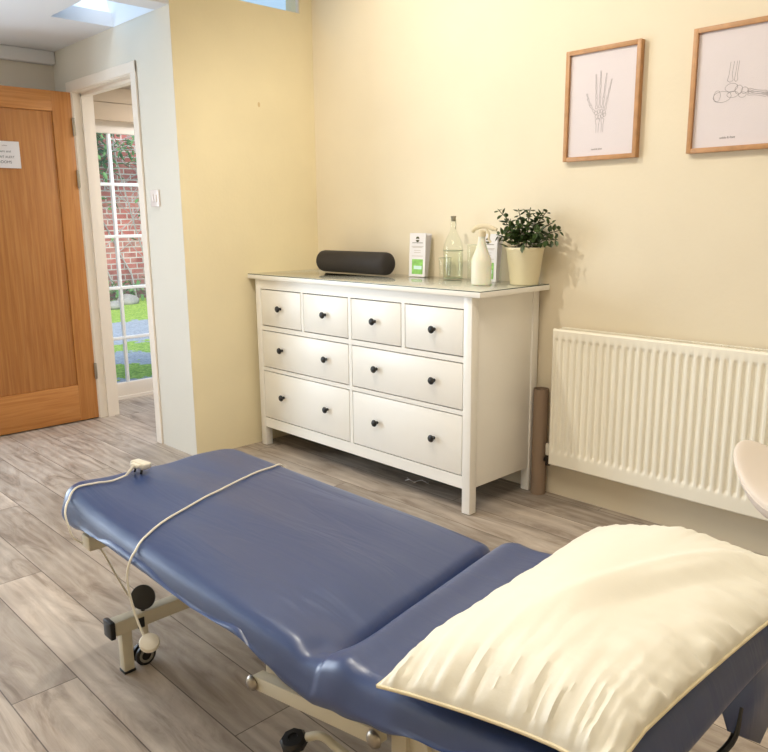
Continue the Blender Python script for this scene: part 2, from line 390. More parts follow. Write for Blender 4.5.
# doorway lining and architrave
bm = bmesh.new()
box(bm, (DX0-.02, YG-.002, 0), (DX0, YG+.125, DZ)); box(bm, (DX1, YG-.002, 0), (DX1+.02, YG+.125, DZ)); box(bm, (DX0-.02, YG-.002, DZ), (DX1+.02, YG+.125, DZ+.02))
box(bm, (DX0, YG+.045, 0), (DX0+.018, YG+.085, DZ)); box(bm, (DX1-.018, YG+.045, 0), (DX1, YG+.085, DZ)); box(bm, (DX0, YG+.045, DZ-.018), (DX1, YG+.085, DZ))
struct('trim_1', bm, TRIMP, 'white door lining with stop around the doorway')
bm = bmesh.new()
for x0, x1 in ((DX0-.062, DX0-.004), (DX1+.004, DX1+.062)):
    box(bm, (x0, YG-.011, 0), (x1, YG, DZ+.062), .003)
box(bm, (DX0-.062, YG-.012, DZ+.004), (DX1+.062, YG, DZ+.062), .004)
struct('trim_2', bm, TRIMP, 'white architrave framing the doorway')
struct('trim_3', B(((XL, YF, 2.165), (XL+.05, YG, 2.243)), bev=.012), CEILP, 'shallow boxed strip where the left wall meets the ceiling', True)

# oak door, open against the left wall side
d1 = thing('door_1', 'open oak door with one large flush panel and a notice', 'door', (DX0, YG-.02, 0), kind='structure')
dx0, dx1 = DX0-.044, DX0+.0; dy1 = YG-.012; dy0 = dy1-.762; dz1 = 1.985
def door_piece(nm, lo, hi, m): return obj(nm, B((lo, hi), bev=.0015), m, d1)
door_piece('stile', (dx0, dy1-.115, .008), (dx1, dy1, dz1), OAK); door_piece('stile', (dx0, dy0, .008), (dx1, dy0+.115, dz1), OAK)
door_piece('rail', (dx0, dy0+.115, dz1-.115), (dx1, dy1-.115, dz1), OAKH); door_piece('rail', (dx0, dy0+.115, .008), (dx1, dy1-.115, .235), OAKH)
door_piece('door_panel', (dx0+.012, dy0+.116, .236), (dx1-.007, dy1-.116, dz1-.116), OAKP)
for z in (1.79, 1.49, .31):
    bm = bmesh.new(); box(bm, (dx1-.003, dy1-.004, z-.05), (dx1+.012, dy1+.0095, z+.05), .001)
    tube(bm, [(dx1+.006, dy1-.001, z-.052), (dx1+.006, dy1-.001, z+.052)], .006, 10)
    obj('hinge', bm, STEEL, d1)
bm = bmesh.new(); lathe(bm, [(.0, 0), (.025, 0), (.025, .008), (.009, .010), (.009, .045), (0, .045)], (0,0,0), 20, 'X'); bmesh.ops.translate(bm, verts=bm.verts, vec=(dx1, dy0+.06, 1.0))
tube(bm, [(dx1+.04, dy0+.06, 1.0), (dx1+.04, dy0+.17, 1.0)], .008, 10)
obj('door_handle', bm, STEEL, d1)
# notice taped to the oak door
px = dx1+.0005
nt_ = thing('paper_notice', 'white printed notice stuck to the open oak door', 'notice', (px, -.80, 1.54))
obj('sheet', B(((px, -.93, 1.54), (px+.0008, -.72, 1.687))), PAPER, nt_, False)
def on_door(y, z): return Matrix(((0,0,1,px+.001), (1,0,0,y), (0,1,0,z), (0,0,0,1)))
for body, sz, y, z, m in (('notice', .011, -.80, 1.66, INK), ('please turn and', .018, -.825, 1.626, DINK), ('IMPORTANT ALERT', .0175, -.828, 1.595, DINK), ('ROOMS', .021, -.805, 1.566, DINK)):
    text_mesh('printed_line', body, sz, on_door(y, z), m, nt_)
# french door in the hall
d2 = thing('door_2', 'white glazed french door with a grid of small panes looking onto the garden', 'door', (XH-.05, .3, 0), kind='structure')
fx0, fx1 = XH-.085, XH-.045
FY0, FY1 = -.20, 1.30; mid = .55
bm = B(((XH-.11, FY0, 0), (XH-.02, FY0+.03, 1.93)), ((XH-.11, FY1-.03, 0), (XH-.02, FY1, 1.93)), ((XH-.11, FY0+.03, 1.90), (XH-.02, FY1-.03, 1.93)), ((XH-.11, FY0, 0), (XH-.02, FY1, .02)))
obj('door_frame', bm, TRIMP, d2, False)
rows = [.125, .43, .782, 1.135, 1.483, 1.805]
for y0, y1 in ((FY0+.03, mid-.002), (mid+.002, FY1-.03)):
    bm = bmesh.new(); st = .075
    box(bm, (fx0, y0, .02), (fx1, y0+st, 1.90), .003); box(bm, (fx0, y1-st, .02), (fx1, y1, 1.90), .003)
    box(bm, (fx0, y0+st, .02), (fx1, y1-st, .112), .003); box(bm, (fx0, y0+st, 1.815), (fx1, y1-st, 1.90), .003)
    leaf = obj('door_leaf', bm, TRIMP, d2)
    bm = bmesh.new()
    for z in rows[1:-1]: box(bm, (fx0+.005, y0+st, z-.011), (fx1-.004, y1-st, z+.011), .004)
    # bars between the columns of panes
    for k in ((.012,), (.26,)) if y0 < mid-.5 else ((.93,),):
        for yy in k: box(bm, (fx0+.007, yy-.011, .112), (fx1-.006, yy+.011, 1.815), .004)
    obj('glazing_bars', bm, mat('white_bars', (246, 248, 250), .35), leaf)
    obj('glass', B(((fx0+.018, y0+st, .112), (fx0+.022, y1-st, 1.815))), GLASS, leaf, False)
# roman blind above
bl = thing('roman_blind', 'beige fabric blind folded up above the french door', 'blind', (XH+.03, .5, 1.88))
BL = mat('beige_fabric', (202, 182, 158), .85, bump=.1, bump_scale=300)
obj('blind_fold', B(((XH+.012, FY0-.02, 2.0), (XH+.035, FY1+.02, 2.10)), bev=.004), BL, bl)
obj('blind_fold', B(((XH+.016, FY0-.02, 1.885), (XH+.045, FY1+.02, 1.998)), bev=.006), BL, bl)

# ---------------------------------------------------------------- garden
struct('ground', B(((-14, -8, -.12), (XH-.12, 14, -.05))), make_ground(), 'mossy green lawn crossed by a grey paved strip')
gx = -8.7
struct('garden_wall', B(((gx-.25, -6, -.05), (gx, 12, 3.6))), make_brick(), 'old red brick garden wall')
cp = thing('climbing_plant', 'bare twisting climber with green leaves on the brick wall', 'plant', (gx+.1, 3.2, -.05))
bm = bmesh.new(); rr = random.Random(3)
def twig(p, d, L, r, depth):
    pts = [Vector(p)]; d = Vector(d)
    for k in range(7):
        d = (d+V(rr.uniform(-.1, .1), rr.uniform(-.35, .35), rr.uniform(-.25, .3))).normalized(); q = pts[-1]+d*L/7
        q.x = min(max(q.x, gx+.03), gx+.5); pts.append(q)
    tube(bm, pts, r, 5, [r*(1-.6*k/7) for k in range(8)])
    if depth:
        for k in (2, 4, 6): twig(pts[k], (rr.uniform(0, .2), rr.choice((-1, 1))*rr.uniform(.5, 1), rr.uniform(.1, 1)), L*.6, r*.55, depth-1)
for y in (2.2, 2.9, 3.2, 3.5, 3.8, 4.3): twig((gx+.1, y, -.05), (.02, rr.uniform(-.3, .3), 1), 2.9, .015, 2)
for k in range(9): twig((gx+.2, rr.uniform(2.7, 3.9), rr.uniform(.2, 1.9)), (.05, rr.uniform(-1, 1), rr.uniform(.2, 1)), 1.3, .007, 1)
obj('stems', bm, mat('grey_bark', (182, 174, 168), .9), cp)
bm = bmesh.new()
def leaf(bm, p, d, up, L, W, cup=.25):
    d = Vector(d).normalized(); s = d.cross(Vector(up)); s = s.normalized() if s.length > .01 else V(1,0,0); n = s.cross(d)
    P = lambda a, b, c: bm.verts.new(Vector(p)+d*a*L+s*b*W+n*c*W)
    a = P(0,0,0); m1 = P(.3,0,-.1); m2 = P(.65,0,-.1); t = P(1,0,.05)
    for sg in (-1, 1):
        e1 = P(.3, .42*sg, cup*.5); e2 = P(.65, .40*sg, cup*.5)
        bm.faces.new((a, m1, e1)); bm.faces.new((m1, m2, e2, e1)); bm.faces.new((m2, t, e2))
for k in range(420):
    z_, y_ = (rr.uniform(1.95, 2.75), rr.uniform(2.75, 3.25)) if k < 230 else ((rr.uniform(2.1, 2.7), rr.uniform(3.25, 3.9)) if k < 300 else (rr.uniform(0, .32), rr.uniform(2.6, 4.1)))
    leaf(bm, (gx+rr.uniform(.1, .5), y_, z_), (rr.uniform(-.3, 1), rr.uniform(-1, 1), rr.uniform(-1, .3)), (rr.uniform(-.3, .3), 0, 1), rr.uniform(.10, .2), rr.uniform(.04, .07))
for k in range(260):
    z = rr.choice((rr.uniform(1.55, 3.3), rr.uniform(1.9, 3.3), rr.uniform(.9, 1.6)))
    leaf(bm, (gx+rr.uniform(.1, .55), rr.uniform(1.8, 2.9) if rr.random() < .6 else rr.uniform(1.8, 4.6), z), (rr.uniform(-.3, 1), rr.uniform(-1, 1), rr.uniform(-1, .3)), (rr.uniform(-.3, .3), 0, 1), rr.uniform(.10, .19), rr.uniform(.06, .09))
obj('leaves', bm, mat('garden_leaf', (96, 136, 72), .55, noise_amt=.3, noise_scale=6), cp, recalc=False)
rs = random.Random(11)
for k, (x, y, r) in enumerate(((-8.0, 3.05, .16), (-7.9, 3.55, .2), (-7.6, 3.9, .14), (-7.5, 2.6, .13))):
    bm = bmesh.new(); bmesh.ops.create_icosphere(bm, subdivisions=3, radius=r)
    for v in bm.verts: v.co *= 1+.35*noise.noise(v.co*6+V(k, 0, 0)); v.co.z *= .6
    bmesh.ops.translate(bm, verts=bm.verts, vec=(x, y, -.05+r*.35))
    o = obj('stone', bm, mat('garden_stone', (150, 145, 135), .9, noise_amt=.2, noise_scale=8), origin=(x, y, -.05))
    tag(o, ('pale rock at the foot of the brick wall, left of the centre bar', 'largest pale rock at the foot of the brick wall', 'small pale rock at the right, in front of the brick wall', 'low pale rock lying out on the lawn edge')[k], 'stone', 'rocks by the garden wall')

# ---------------------------------------------------------------- small wall fittings
sw = thing('light_switch', 'white double rocker switch on the grey wall right of the doorway', 'switch', (-.302, YG, 1.354))
obj('plate', B(((-.345, YG-.009, 1.311), (-.259, YG, 1.397)), bev=.003), mat('switch_white', (226, 214, 208), .35), sw)
for x in (-.318, -.290): obj('rocker', B(((x-.011, YG-.014, 1.335), (x+.011, YG-.008, 1.373)), bev=.002), MATS['switch_white'], sw)
bm = bmesh.new(); lathe(bm, [(0, .002), (.006, .002), (.011, .001), (.013, 0)], (0,0,0), 14, 'X')
for v in bm.verts: v.co.y *= .6
bmesh.ops.translate(bm, verts=bm.verts, vec=(XY, .105, 1.835))
tag(obj('filled_hole', bm, mat('filler', (222, 198, 150), .9, bump=.4, bump_scale=200), origin=(XY, .105, 1.835)), 'small rough patch of filler high on the yellow wall', 'wall patch', kind='structure')

# ---------------------------------------------------------------- chest of drawers
W, D, H = 1.507, .465, .951
ch = thing('chest_of_drawers', 'white eight drawer chest with black knobs standing in the corner', 'chest of drawers', (0, 0, 0))
obj('top', B(((-.053, -.016, H-.022), (W+.053, D, H)), bev=.003), WHITEF, ch)
for x0 in (0, W-.043):
    for y0 in (0, D-.043):
        bm = bmesh.new(); box(bm, (x0, y0, .004), (x0+.043, y0+.043, H-.022), .002)
        obj('leg', bm, WHITEF, ch)
for x0 in (.006, W-.024): obj('side_panel', B(((x0, .043, .115), (x0+.018, D-.043, H-.022)), bev=.001), WHITEF, ch)
obj('back_panel', B(((.02, D-.012, .12), (W-.02, D-.005, H-.022))), WHITEF, ch)
R1, R2, R3 = (.679, .878), (.452, .656), (.166, .433)
obj('front_frame', B(((.043, .002, .878), (W-.043, .03, H-.022)), ((.043, .002, .656), (W-.043, .03, .679)), ((.043, .002, .433), (W-.043, .03, .452)), ((.043, .002, .112), (W-.043, .03, .166)),
    ((.752, .002, .166), (.772, .03, .433)), ((.752, .002, .452), (.772, .03, .656)), ((.752, .002, .679), (.772, .03, .878)), ((.392, .002, .679), (.409, .03, .878)), ((1.107, .002, .679), (1.127, .03, .878))), WHITEF, ch)
obj('gap_shade', B(((.02, .035, .12), (W-.02, .05, H-.03))), DARK, ch, False, label='dark sheet painting the shade in the gaps round the drawers')  # dark sheet stands in for the shade between the drawers
bmk = bmesh.new(); lathe(bmk, [(0, 0), (.0075, 0), (.0065, .010), (.009, .014), (.0155, .018), (.0165, .022), (.014, .026), (0, .028)], (0,0,0), 20, 'Y')
mk = bpy.data.meshes.new('knob'); bmesh.ops.recalc_face_normals(bmk, faces=bmk.faces); bmk.to_mesh(mk); bmk.free(); mk.materials.append(BLACK)
mk.polygons.foreach_set('use_smooth', [True]*len(mk.polygons))
g = .005
def drawer(x0, x1, z0, z1, knobs, zk):
    bm = bmesh.new(); box(bm, (x0+g, .001, z0+g), (x1-g, .019, z1-g), .0012)
    box(bm, (x0+.012, .019, z0+.02), (x0+.024, .034, z1-.03)); box(bm, (x1-.024, .019, z0+.02), (x1-.012, .034, z1-.03))
    d = obj('drawer', bm, WHITEF, ch, origin=((x0+x1)/2, 0, z0))
    for k in knobs:
        o = bpy.data.objects.new('knob', mk); COL.objects.link(o); o.parent = d; o.location = V(k, .001, zk)-wloc(d)
for (a, b), k in zip(((.043, .392), (.409, .752), (.772, 1.107), (1.127, W-.043)), (.217, .583, .937, 1.303)): drawer(a, b, *R1, [k], .781)
for (a, b), ks in zip(((.043, .752), (.772, W-.043)), ((.220, .585), (.945, 1.303))):
    drawer(a, b, *R2, ks, .561); drawer(a, b, *R3, ks, .305)
gt = obj('glass_sheet', B(((-.05, -.013, H), (W+.05, D-.002, H+.004)), bev=.0012), TOPGLASS, origin=(0, 0, H))
tag(gt, 'thin sheet of clear greenish glass covering the white chest top', 'glass sheet')
obj('edge', B(((-.0508, -.0138, H+.0003), (W+.0508, -.0130, H+.0036)), ((W+.05, -.0130, H+.0003), (W+.0508, D-.003, H+.0036)), ((-.0508, -.0130, H+.0003), (-.05, D-.003, H+.0036))), mat('glass_edge', (46, 70, 62), .2), gt, False, label='dark green polished glass edge')
TZ = H+.0045
# bolster
bm = bmesh.new(); r = .058
prof = [(0, 0), (.030, .001), (.046, .007), (.0555, .018), (r, .032), (r, .505), (.0555, .520), (.048, .529), (.035, .534), (0, .535)]
lathe(bm, prof, (.142, .352, TZ+r+.0005), 40, 'X')
bo = thing('bolster', 'black cylindrical foam bolster lying on the chest', 'bolster', (.41, .352, TZ))
BOL = mat('charcoal_fabric', (44, 39, 38), .7, bump=.1, bump_scale=200)
obj('cover', bm, BOL, bo)
# leaflet racks
def leaflets(x, y, w, h, rot, label, depth):
    t = thing('leaflet_holder', label, 'leaflets', (x, y, TZ), 'leaflet holders on the chest')
    def P(bm, lo, hi, lean=.05, bev=.0005):
        b2 = bmesh.new(); box(b2, lo, hi, bev)
        for v in b2.verts: v.co.y += v.co.z*lean
        bmesh.ops.transform(b2, matrix=Matrix.Translation((x, y, TZ)) @ Matrix.Rotation(rot, 4, 'Z'), verts=b2.verts)
        me = bpy.data.meshes.new('t'); b2.to_mesh(me); b2.free(); bm.from_mesh(me); bpy.data.meshes.remove(me)
    for k in range(5):
        bm = bmesh.new(); P(bm, (-w/2, k*.006, 0), (w/2, k*.006+.0012, h-.001*k), .05+.03*k); obj('leaflet', bm, PAPER, t, False)
    bm = bmesh.new(); P(bm, (-w/2+.018, -.0008, .012), (w/2-.014, -.0002, h*.40)); obj('green_picture', bm, mat('leaf_print', (140, 196, 98), .6, noise_amt=.25, noise_scale=40), t, False)
    bm = bmesh.new(); P(bm, (-w/2+.03, -.0012, h*.17), (w/2-.02, -.0009, h*.25)); obj('caption_band', bm, mat('pale_print', (206, 232, 226), .6), t, False)
    # leaf emblem: dome above, bowl below
    bm = bmesh.new()
    for cz, sg in ((h*.87, 1), (h*.845, -1)):
        vs = [bm.verts.new((.011*cos(a), -.0008, cz+sg*.011*sin(a))) for a in [pi*k/12 for k in range(13)]]
        bm.faces.new(vs)
    box(bm, (-.032, -.0009, h*.772), (.032, -.0004, h*.783))
    for v in bm.verts: v.co.y += v.co.z*.05
    bmesh.ops.transform(bm, matrix=Matrix.Translation((x, y, TZ)) @ Matrix.Rotation(rot, 4, 'Z'), verts=bm.verts)
    obj('emblem', bm, mat('olive_ink', (82, 78, 52), .7), t, False)
    bm = bmesh.new()
    for q, (ww, zz) in enumerate(((.036, .69), (.03, .665), (.02, .60), (.02, .55), (.034, .47))): P(bm, (-ww, -.0008, h*zz), (ww, -.0003, h*zz+.0022))
    obj('small_print', bm, mat('faint_ink', (190, 180, 172), .8), t, False)
    ac = bmesh.new()
    P(ac, (-w/2-.004, .030+depth, 0), (w/2+.004, .032+depth, h*.92), .10); P(ac, (-w/2-.004, -.004, 0), (w/2+.004, .032+depth, .002), 0)
    P(ac, (-w/2-.004, -.004, 0), (-w/2-.002, .030+depth, h*.35), 0); P(ac, (w/2+.002, -.004, 0), (w/2+.004, .030+depth, h*.35), 0)
    obj('clear_stand', ac, CLEAR, t, False)
leaflets(.826, .395, .098, .212, .12, 'white and green leaflets standing right of the black bolster', .01)
leaflets(1.280, .375, .098, .212, .12, 'white and green leaflets standing between spray bottle and plant pot', .01)
# corked clear bottle
bt = thing('glass_bottle', 'clear glass bottle with swing neck, part full of water', 'bottle', (1.068, .390, TZ))
c = (1.068, .390, TZ)
bm = bmesh.new(); lathe(bm, [(0, .001), (.040, .001), (.046, .006), (.047, .02), (.047, .145), (.044, .165), (.034, .190), (.020, .215), (.0145, .23), (.0135, .262), (.0165, .266), (.0165, .280), (.0125, .281), (.0115, .262), (.012, .23), (.018, .213), (.032, .187), (.0415, .163), (.0445, .144), (.0445, .02), (.042, .009), (0, .009)], c, 36)
obj('glass_body', bm, CLEAR, bt)
bm = bmesh.new(); lathe(bm, [(.0475, .132), (.048, .1335), (.0475, .135)], c, 36)
obj('water_line', bm, mat('green_glass_line', (150, 156, 128), .3), bt)
bm = bmesh.new(); lathe(bm, [(.046, .003), (.0465, .006), (.040, .0035), (.030, .002)], c, 36)
obj('base_ring', bm, MATS['green_glass_line'], bt)
bm = bmesh.new(); lathe(bm, [(0, .010), (.041, .010), (.0437, .021), (.0437, .130), (0, .130)], c, 36)
wm = make_glass('water', (.98,.99,.94,1), .3); obj('water', bm, wm, bt)
bm = bmesh.new(); lathe(bm, [(0, .268), (.010, .268), (.011, .284), (.013, .286), (.013, .292), (0, .293)], c, 18)
tube(bm, [(c[0]+.015, c[1]-.003, TZ+.232), (c[0]+.018, c[1]-.003, TZ+.255), (c[0]+.012, c[1], TZ+.284)], .0016, 6)
obj('stopper', bm, mat('stopper_grey', (140, 132, 112), .5), bt)
# tumblers
for (x, y, r0, hh, lab) in ((.982, .43, .032, .095, 'clear drinking glass behind the left side of the bottle'), (1.152, .43, .026, .16, 'tall clear glass behind the right side of the bottle')):
    t = thing('drinking_glass', lab, 'glass', (x, y, TZ), 'clear glasses beside the bottle')
    bm = bmesh.new(); lathe(bm, [(0, 0), (r0*.86, 0), (r0, hh), (r0-.0018, hh), (r0*.86-.002, .006), (0, .006)], (x, y, TZ), 32); obj('bowl', bm, CLEAR, t)
    bm = bmesh.new(); lathe(bm, [(r0-.0022, hh-.0008), (r0-.0009, hh+.0008), (r0+.0006, hh-.0008)], (x, y, TZ), 32); obj('rim', bm, mat('glass_rim', (200, 200, 176), .2), t)
# spray bottle
sp = thing('spray_bottle', 'translucent white trigger spray bottle in front of the leaflets', 'spray bottle', (1.362, .235, TZ)); c = (1.362, .235, TZ)
SPM = mat('translucent_plastic', (240, 238, 222), .35, Subsurface_Weight=.3, Alpha=.82)
bm = bmesh.new(); lathe(bm, [(0, 0), (.040, 0), (.0435, .004), (.044, .02), (.0435, .098), (.041, .112), (.030, .138), (.022, .162), (.0165, .185), (.015, .20), (.015, .215), (0, .215)], c, 36); obj('bottle_body', bm, SPM, sp)
SPT = mat('clear_cream_plastic', (232, 218, 186), .35, Alpha=.85)
bm = bmesh.new(); lathe(bm, [(0, .205), (.018, .205), (.018, .226), (.010, .232), (0, .232)], c, 20); obj('collar', bm, SPT, sp)
bm = bmesh.new()
X = lambda dx, dz: (c[0]+dx*.97, c[1]+dx*.25, TZ+dz)
tube(bm, smooth_path([X(-.045, .226), X(-.03, .240), (X(0, .248)), X(.03, .246), X(.055, .236)], 6), .01, 10, None); 
obj('spray_head', bm, SPT, sp)
bm = bmesh.new(); tube(bm, smooth_path([X(.022, .236), X(.034, .215), X(.032, .195), X(.042, .18)], 6), .005, 8); obj('trigger', bm, SPT, sp)
bm = bmesh.new(); tube(bm, [X(.05, .237), X(.068, .233)], .008, 10); obj('nozzle', bm, SPT, sp)
# potted plant
pp = thing('potted_plant', 'leafy green plant in a cream tapered pot at the right end of the chest', 'plant', (1.485, .378, TZ)); c = (1.485, .378, TZ)
bm = bmesh.new(); lathe(bm, [(0, 0), (.058, 0), (.061, .003), (.080, .148), (.082, .150), (.082, .158), (.077, .159), (.074, .146), (.071, .125), (0, .125)], c, 44)
obj('pot', bm, mat('cream_pot', (238, 228, 196), .35), pp)
bm = bmesh.new(); lathe(bm, [(0, .134), (.04, .136), (.073, .132)], c, 24)
for v in bm.verts: v.co.z += .004*noise.noise(v.co*90)
obj('soil', bm, mat('dark_soil', (50, 38, 28), .95), pp)
sb, lb = bmesh.new(), bmesh.new(); rp = random.Random(21)
stems = [(-.135, -.01, .15), (-.09, -.02, .10), (-.105, .02, .09), (-.03, -.01, .145), (-.045, .03, .11), (.02, .0, .15), (.045, -.03, .10), (.065, .02, .135), (.10, .0, .14), (.14, -.01, .10), (.16, .01, .07), (.11, -.05, .07), (0, -.06, .09), (-.06, -.05, .07), (.03, .05, .13), (-.12, -.03, .05), (.165, -.02, .035)]
for dx, dy, hz in stems:
    base = V(c[0]+dx*.22, c[1]+dy*.3, TZ+.13); tip = V(c[0]+dx, min(c[1]+dy, .455), TZ+.155+hz*1.05)
    midp = base.lerp(tip, .55)+V(-dx*.12, -dy*.1, .02)
    pts = smooth_path([base, midp, tip], 7); pts = pts[::2]+[pts[-1]] if len(pts) % 2 == 0 else pts[::2]; tube(sb, pts, .0018, 5)
    for i in range(2, len(pts)):
        t = (pts[i]-pts[i-1]).normalized(); a = i*1.35+rp.uniform(-.4, .4); f = 1-.5*max(0, (i-4)/4)
        for s in (0, pi):
            side = t.cross(V(cos(a+s), sin(a+s), .1)).normalized()
            d = (side+t*rp.uniform(.1, .6)+V(0, 0, rp.uniform(-.35, .1))).normalized()
            q = pts[i]+d*.002
            L = rp.uniform(.032, .050)*f
            if q.y+d.y*L > YB-.008: d.y = -abs(d.y)
            leaf(lb, q, d, (0, 0, 1), L, L*.70, .3)
    leaf(lb, pts[-1], (pts[-1]-pts[-2]), (1, 0, .2), .014, .009)
for k in range(40):
    a = rp.uniform(0, 2*pi); rr_ = rp.uniform(.02, .085); q = V(c[0]+rr_*cos(a), min(c[1]+rr_*sin(a)*.9, .45), TZ+rp.uniform(.15, .20))
    leaf(lb, q, (cos(a), sin(a)*.6, rp.uniform(-.4, .5)), (0, 0, 1), rp.uniform(.025, .038), .02, .3)
leaf(lb, V(c[0]+.045, c[1]-.075, TZ+.175), (.1, -.3, -1), (0, -1, 0), .042, .026, .3)
obj('stem', sb, mat('plant_stem', (70, 62, 34), .6), pp)
obj('foliage', lb, mat('plant_leaf', (62, 82, 40), .4, noise_amt=.35, noise_scale=30), pp, recalc=False)

# ---------------------------------------------------------------- pictures
def picture(name_label, x0, x1, z0, z1, cap):
    t = thing('framed_print', name_label, 'picture', ((x0+x1)/2, YB, z0), 'framed anatomy prints')
    fw = .017; yf = YB-.028
    bm = B(((x0, yf, z0), (x0+fw, YB-.001, z1)), ((x1-fw, yf, z0), (x1, YB-.001, z1)), ((x0+fw, yf, z0), (x1-fw, YB-.001, z0+fw)), ((x0+fw, yf, z1-fw), (x1-fw, YB-.001, z1)), bev=.001)
    obj('frame', bm, FRAMEW, t)
    obj('print', B(((x0+fw, YB-.016, z0+fw), (x1-fw, YB-.012, z1-fw))), PINK, t, False)
    obj('glazing', B(((x0+fw, YB-.0215, z0+fw), (x1-fw, YB-.0195, z1-fw))), make_glass('picture_glass', (1,1,1,1), .06) if 'picture_glass' not in MATS else MATS['picture_glass'], t, False)
    return t
yi = YB-.0165
def bone(bm, a, b, w0, w1, wm, lw=.0011):
    ax, az = a; bx, bz = b; L = sqrt((bx-ax)**2+(bz-az)**2); ux, uz = (bx-ax)/L, (bz-az)/L; nx, nz = -uz, ux
    prof = [(0, .3), (.02, .8), (.10, 1), (.2, .75), (.35, wm), (.65, wm), (.82, .75), (.92, 1), (.98, .8), (1, .3)]
    pts = []
    for s in (1, -1):
        for t, k in (prof if s == 1 else prof[::-1]):
            w = (w0*(1-t)+w1*t)*k*s
            pts.append((ax+ux*L*t+nx*w, az+uz*L*t+nz*w))
    ribbon(bm, pts, lw, yi, True)
def blob(bm, x, z, rx, rz, seed, lw=.0011):
    pts = [(x+rx*cos(a)*(1+.2*noise.noise(V(cos(a)*2, sin(a)*2, seed))), z+rz*sin(a)*(1+.2*noise.noise(V(cos(a)*2, sin(a)*2, seed+5)))) for a in [2*pi*k/12 for k in range(12)]]
    ribbon(bm, pts, lw, yi, True)
p1 = picture('smaller oak framed print of hand bones, left of the pair', 1.608, 1.934, 1.462, 1.891, '')
bm = bmesh.new(); hx, hz = 1.766, 1.64
fing = [(-.022, .02, (.040, .024, .017), -.06), (-.004, .022, (.044, .027, .018), .0), (.013, .02, (.038, .025, .017), .10), (.028, .014, (.030, .020, .014), .22)]
for ox, oz, Ls, an in fing:
    x, z = hx+ox*.75, hz+oz; w = .0050
    for L in (.040,)+Ls:
        nx_, nz_ = x+L*sin(an), z+L*cos(an); bone(bm, (x, z), (nx_, nz_), w, w*.85, .45); x, z = nx_+.003*sin(an), nz_+.003*cos(an); w *= .84
x, z, an, w = hx-.024, hz+.006, -.62, .0055
for L in (.036, .028, .020): nx_, nz_ = x+L*sin(an), z+L*cos(an); bone(bm, (x, z), (nx_, nz_), w, w*.85, .45); x, z = nx_, nz_; an += .18; w *= .85
for k, (ox, oz) in enumerate(((-.018, .004), (-.006, .008), (.006, .008), (.017, .004), (-.014, -.01), (-.002, -.012), (.010, -.010), (.019, -.006))): blob(bm, hx+ox, hz+oz, .0072, .0070, k)
for ox, w in ((-.010, .010), (.012, .007)): ribbon(bm, [(hx+ox-w, hz-.022), (hx+ox-w*.5, hz-.042), (hx+ox-w*.5, hz-.072)], .0011, yi); ribbon(bm, [(hx+ox+w, hz-.022), (hx+ox+w*.5, hz-.042), (hx+ox+w*.5, hz-.072)], .0011, yi); ribbon(bm, [(hx+ox-w, hz-.022), (hx+ox, hz-.019), (hx+ox+w, hz-.022)], .0011, yi)
obj('hand_drawing', bm, INK, p1, False)
def on_wall(x, z): return Matrix(((1,0,0,x), (0,0,-1,yi), (0,1,0,z), (0,0,0,1)))
text_mesh('caption', 'hand & wrist', .0095, on_wall(1.757, 1.502), INK, p1)
p2 = picture('larger oak framed print of foot bones, right of the pair', 2.133, 2.556, 1.462, 1.889, '')
bm = bmesh.new(); fx, fz = 2.268, 1.670
for ox, w in ((.002, .010), (.022, .006)):
    for s in (-1, 1): ribbon(bm, [(fx+ox+s*w, fz+.030), (fx+ox+s*w*.55, fz+.05), (fx+ox+s*w*.6+.004, fz+.092)], .0011, yi)
    ribbon(bm, [(fx+ox-w, fz+.03), (fx+ox, fz+.024), (fx+ox+w, fz+.03)], .0011, yi)
blob(bm, fx+.008, fz+.006, .022, .014, 1); blob(bm, fx-.022, fz-.022, .032, .019, 2); blob(bm, fx+.034, fz-.004, .013, .015, 3)
blob(bm, fx-.04, fz-.018, .012, .018, 8); blob(bm, fx+.054, fz-.008, .012, .011, 4); blob(bm, fx+.048, fz-.022, .013, .009, 5); blob(bm, fx+.014, fz-.018, .02, .01, 9)
for k, dz in enumerate((.0, -.006, -.012)):
    bone(bm, (fx+.066, fz-.008+dz), (fx+.128, fz-.022+dz*.9), .006, .0045, .5); bone(bm, (fx+.131, fz-.023+dz*.8), (fx+.157, fz-.026+dz*.6), .0042, .0036, .55); bone(bm, (fx+.159, fz-.027+dz*.5), (fx+.178, fz-.030+dz*.3), .0036, .0015, .6)
obj('foot_drawing', bm, INK, p2, False)
text_mesh('caption', 'ankle & foot', .011, on_wall(2.275, 1.506), INK, p2)

# ---------------------------------------------------------------- radiator
ra = thing('radiator', 'long cream ribbed panel radiator fixed under the framed prints', 'radiator', (2.2, YB, .17))
rx0, rx1, rz0, rz1, ry = 1.632, 2.86, .168, .772, .385
bm = bmesh.new(); pitch = .0325
def ribf(x):
    k = ((x-1.655)/pitch) % 1.0
    a = min(k, 1-k)*2            # 0 at ridge line, 1 between
    return -.0100*(1-min(1, max(0, (a-.34)/.26)))
xs = [rx0, rx0+.006]
x = 1.655-pitch/2
while x < rx1-.03:
    for q in (0, .12, .24, .32, .38, .44, .5, .56, .62, .68, .76, .88): xs.append(x+q*pitch)
    x += pitch
xs += [rx1-.006, rx1]; xs = sorted(set(xs))
zs = [rz0, rz0+.006, .21, .226, .232, .24, .248, .70, .716, .724, .732, .738, rz1-.006, rz1]
def env(z): return max(0, min(1, (z-.228)/.016))*max(0, min(1, (.736-z)/.014))
grid = []
for z in zs:
    row = []
    for x in xs:
        ins = 1655e-3-pitch/2 <= x <= rx1-.03
        y = ry-(.0065-ribf(x) if False else 0)
        dep = (ribf(x) if ins else .0)*env(z)
        edge = .006 if (x in (rx0, rx1) or z in (rz0, rz1)) else 0
        row.append(bm.verts.new((x, ry-dep+edge, z)))
    grid.append(row)
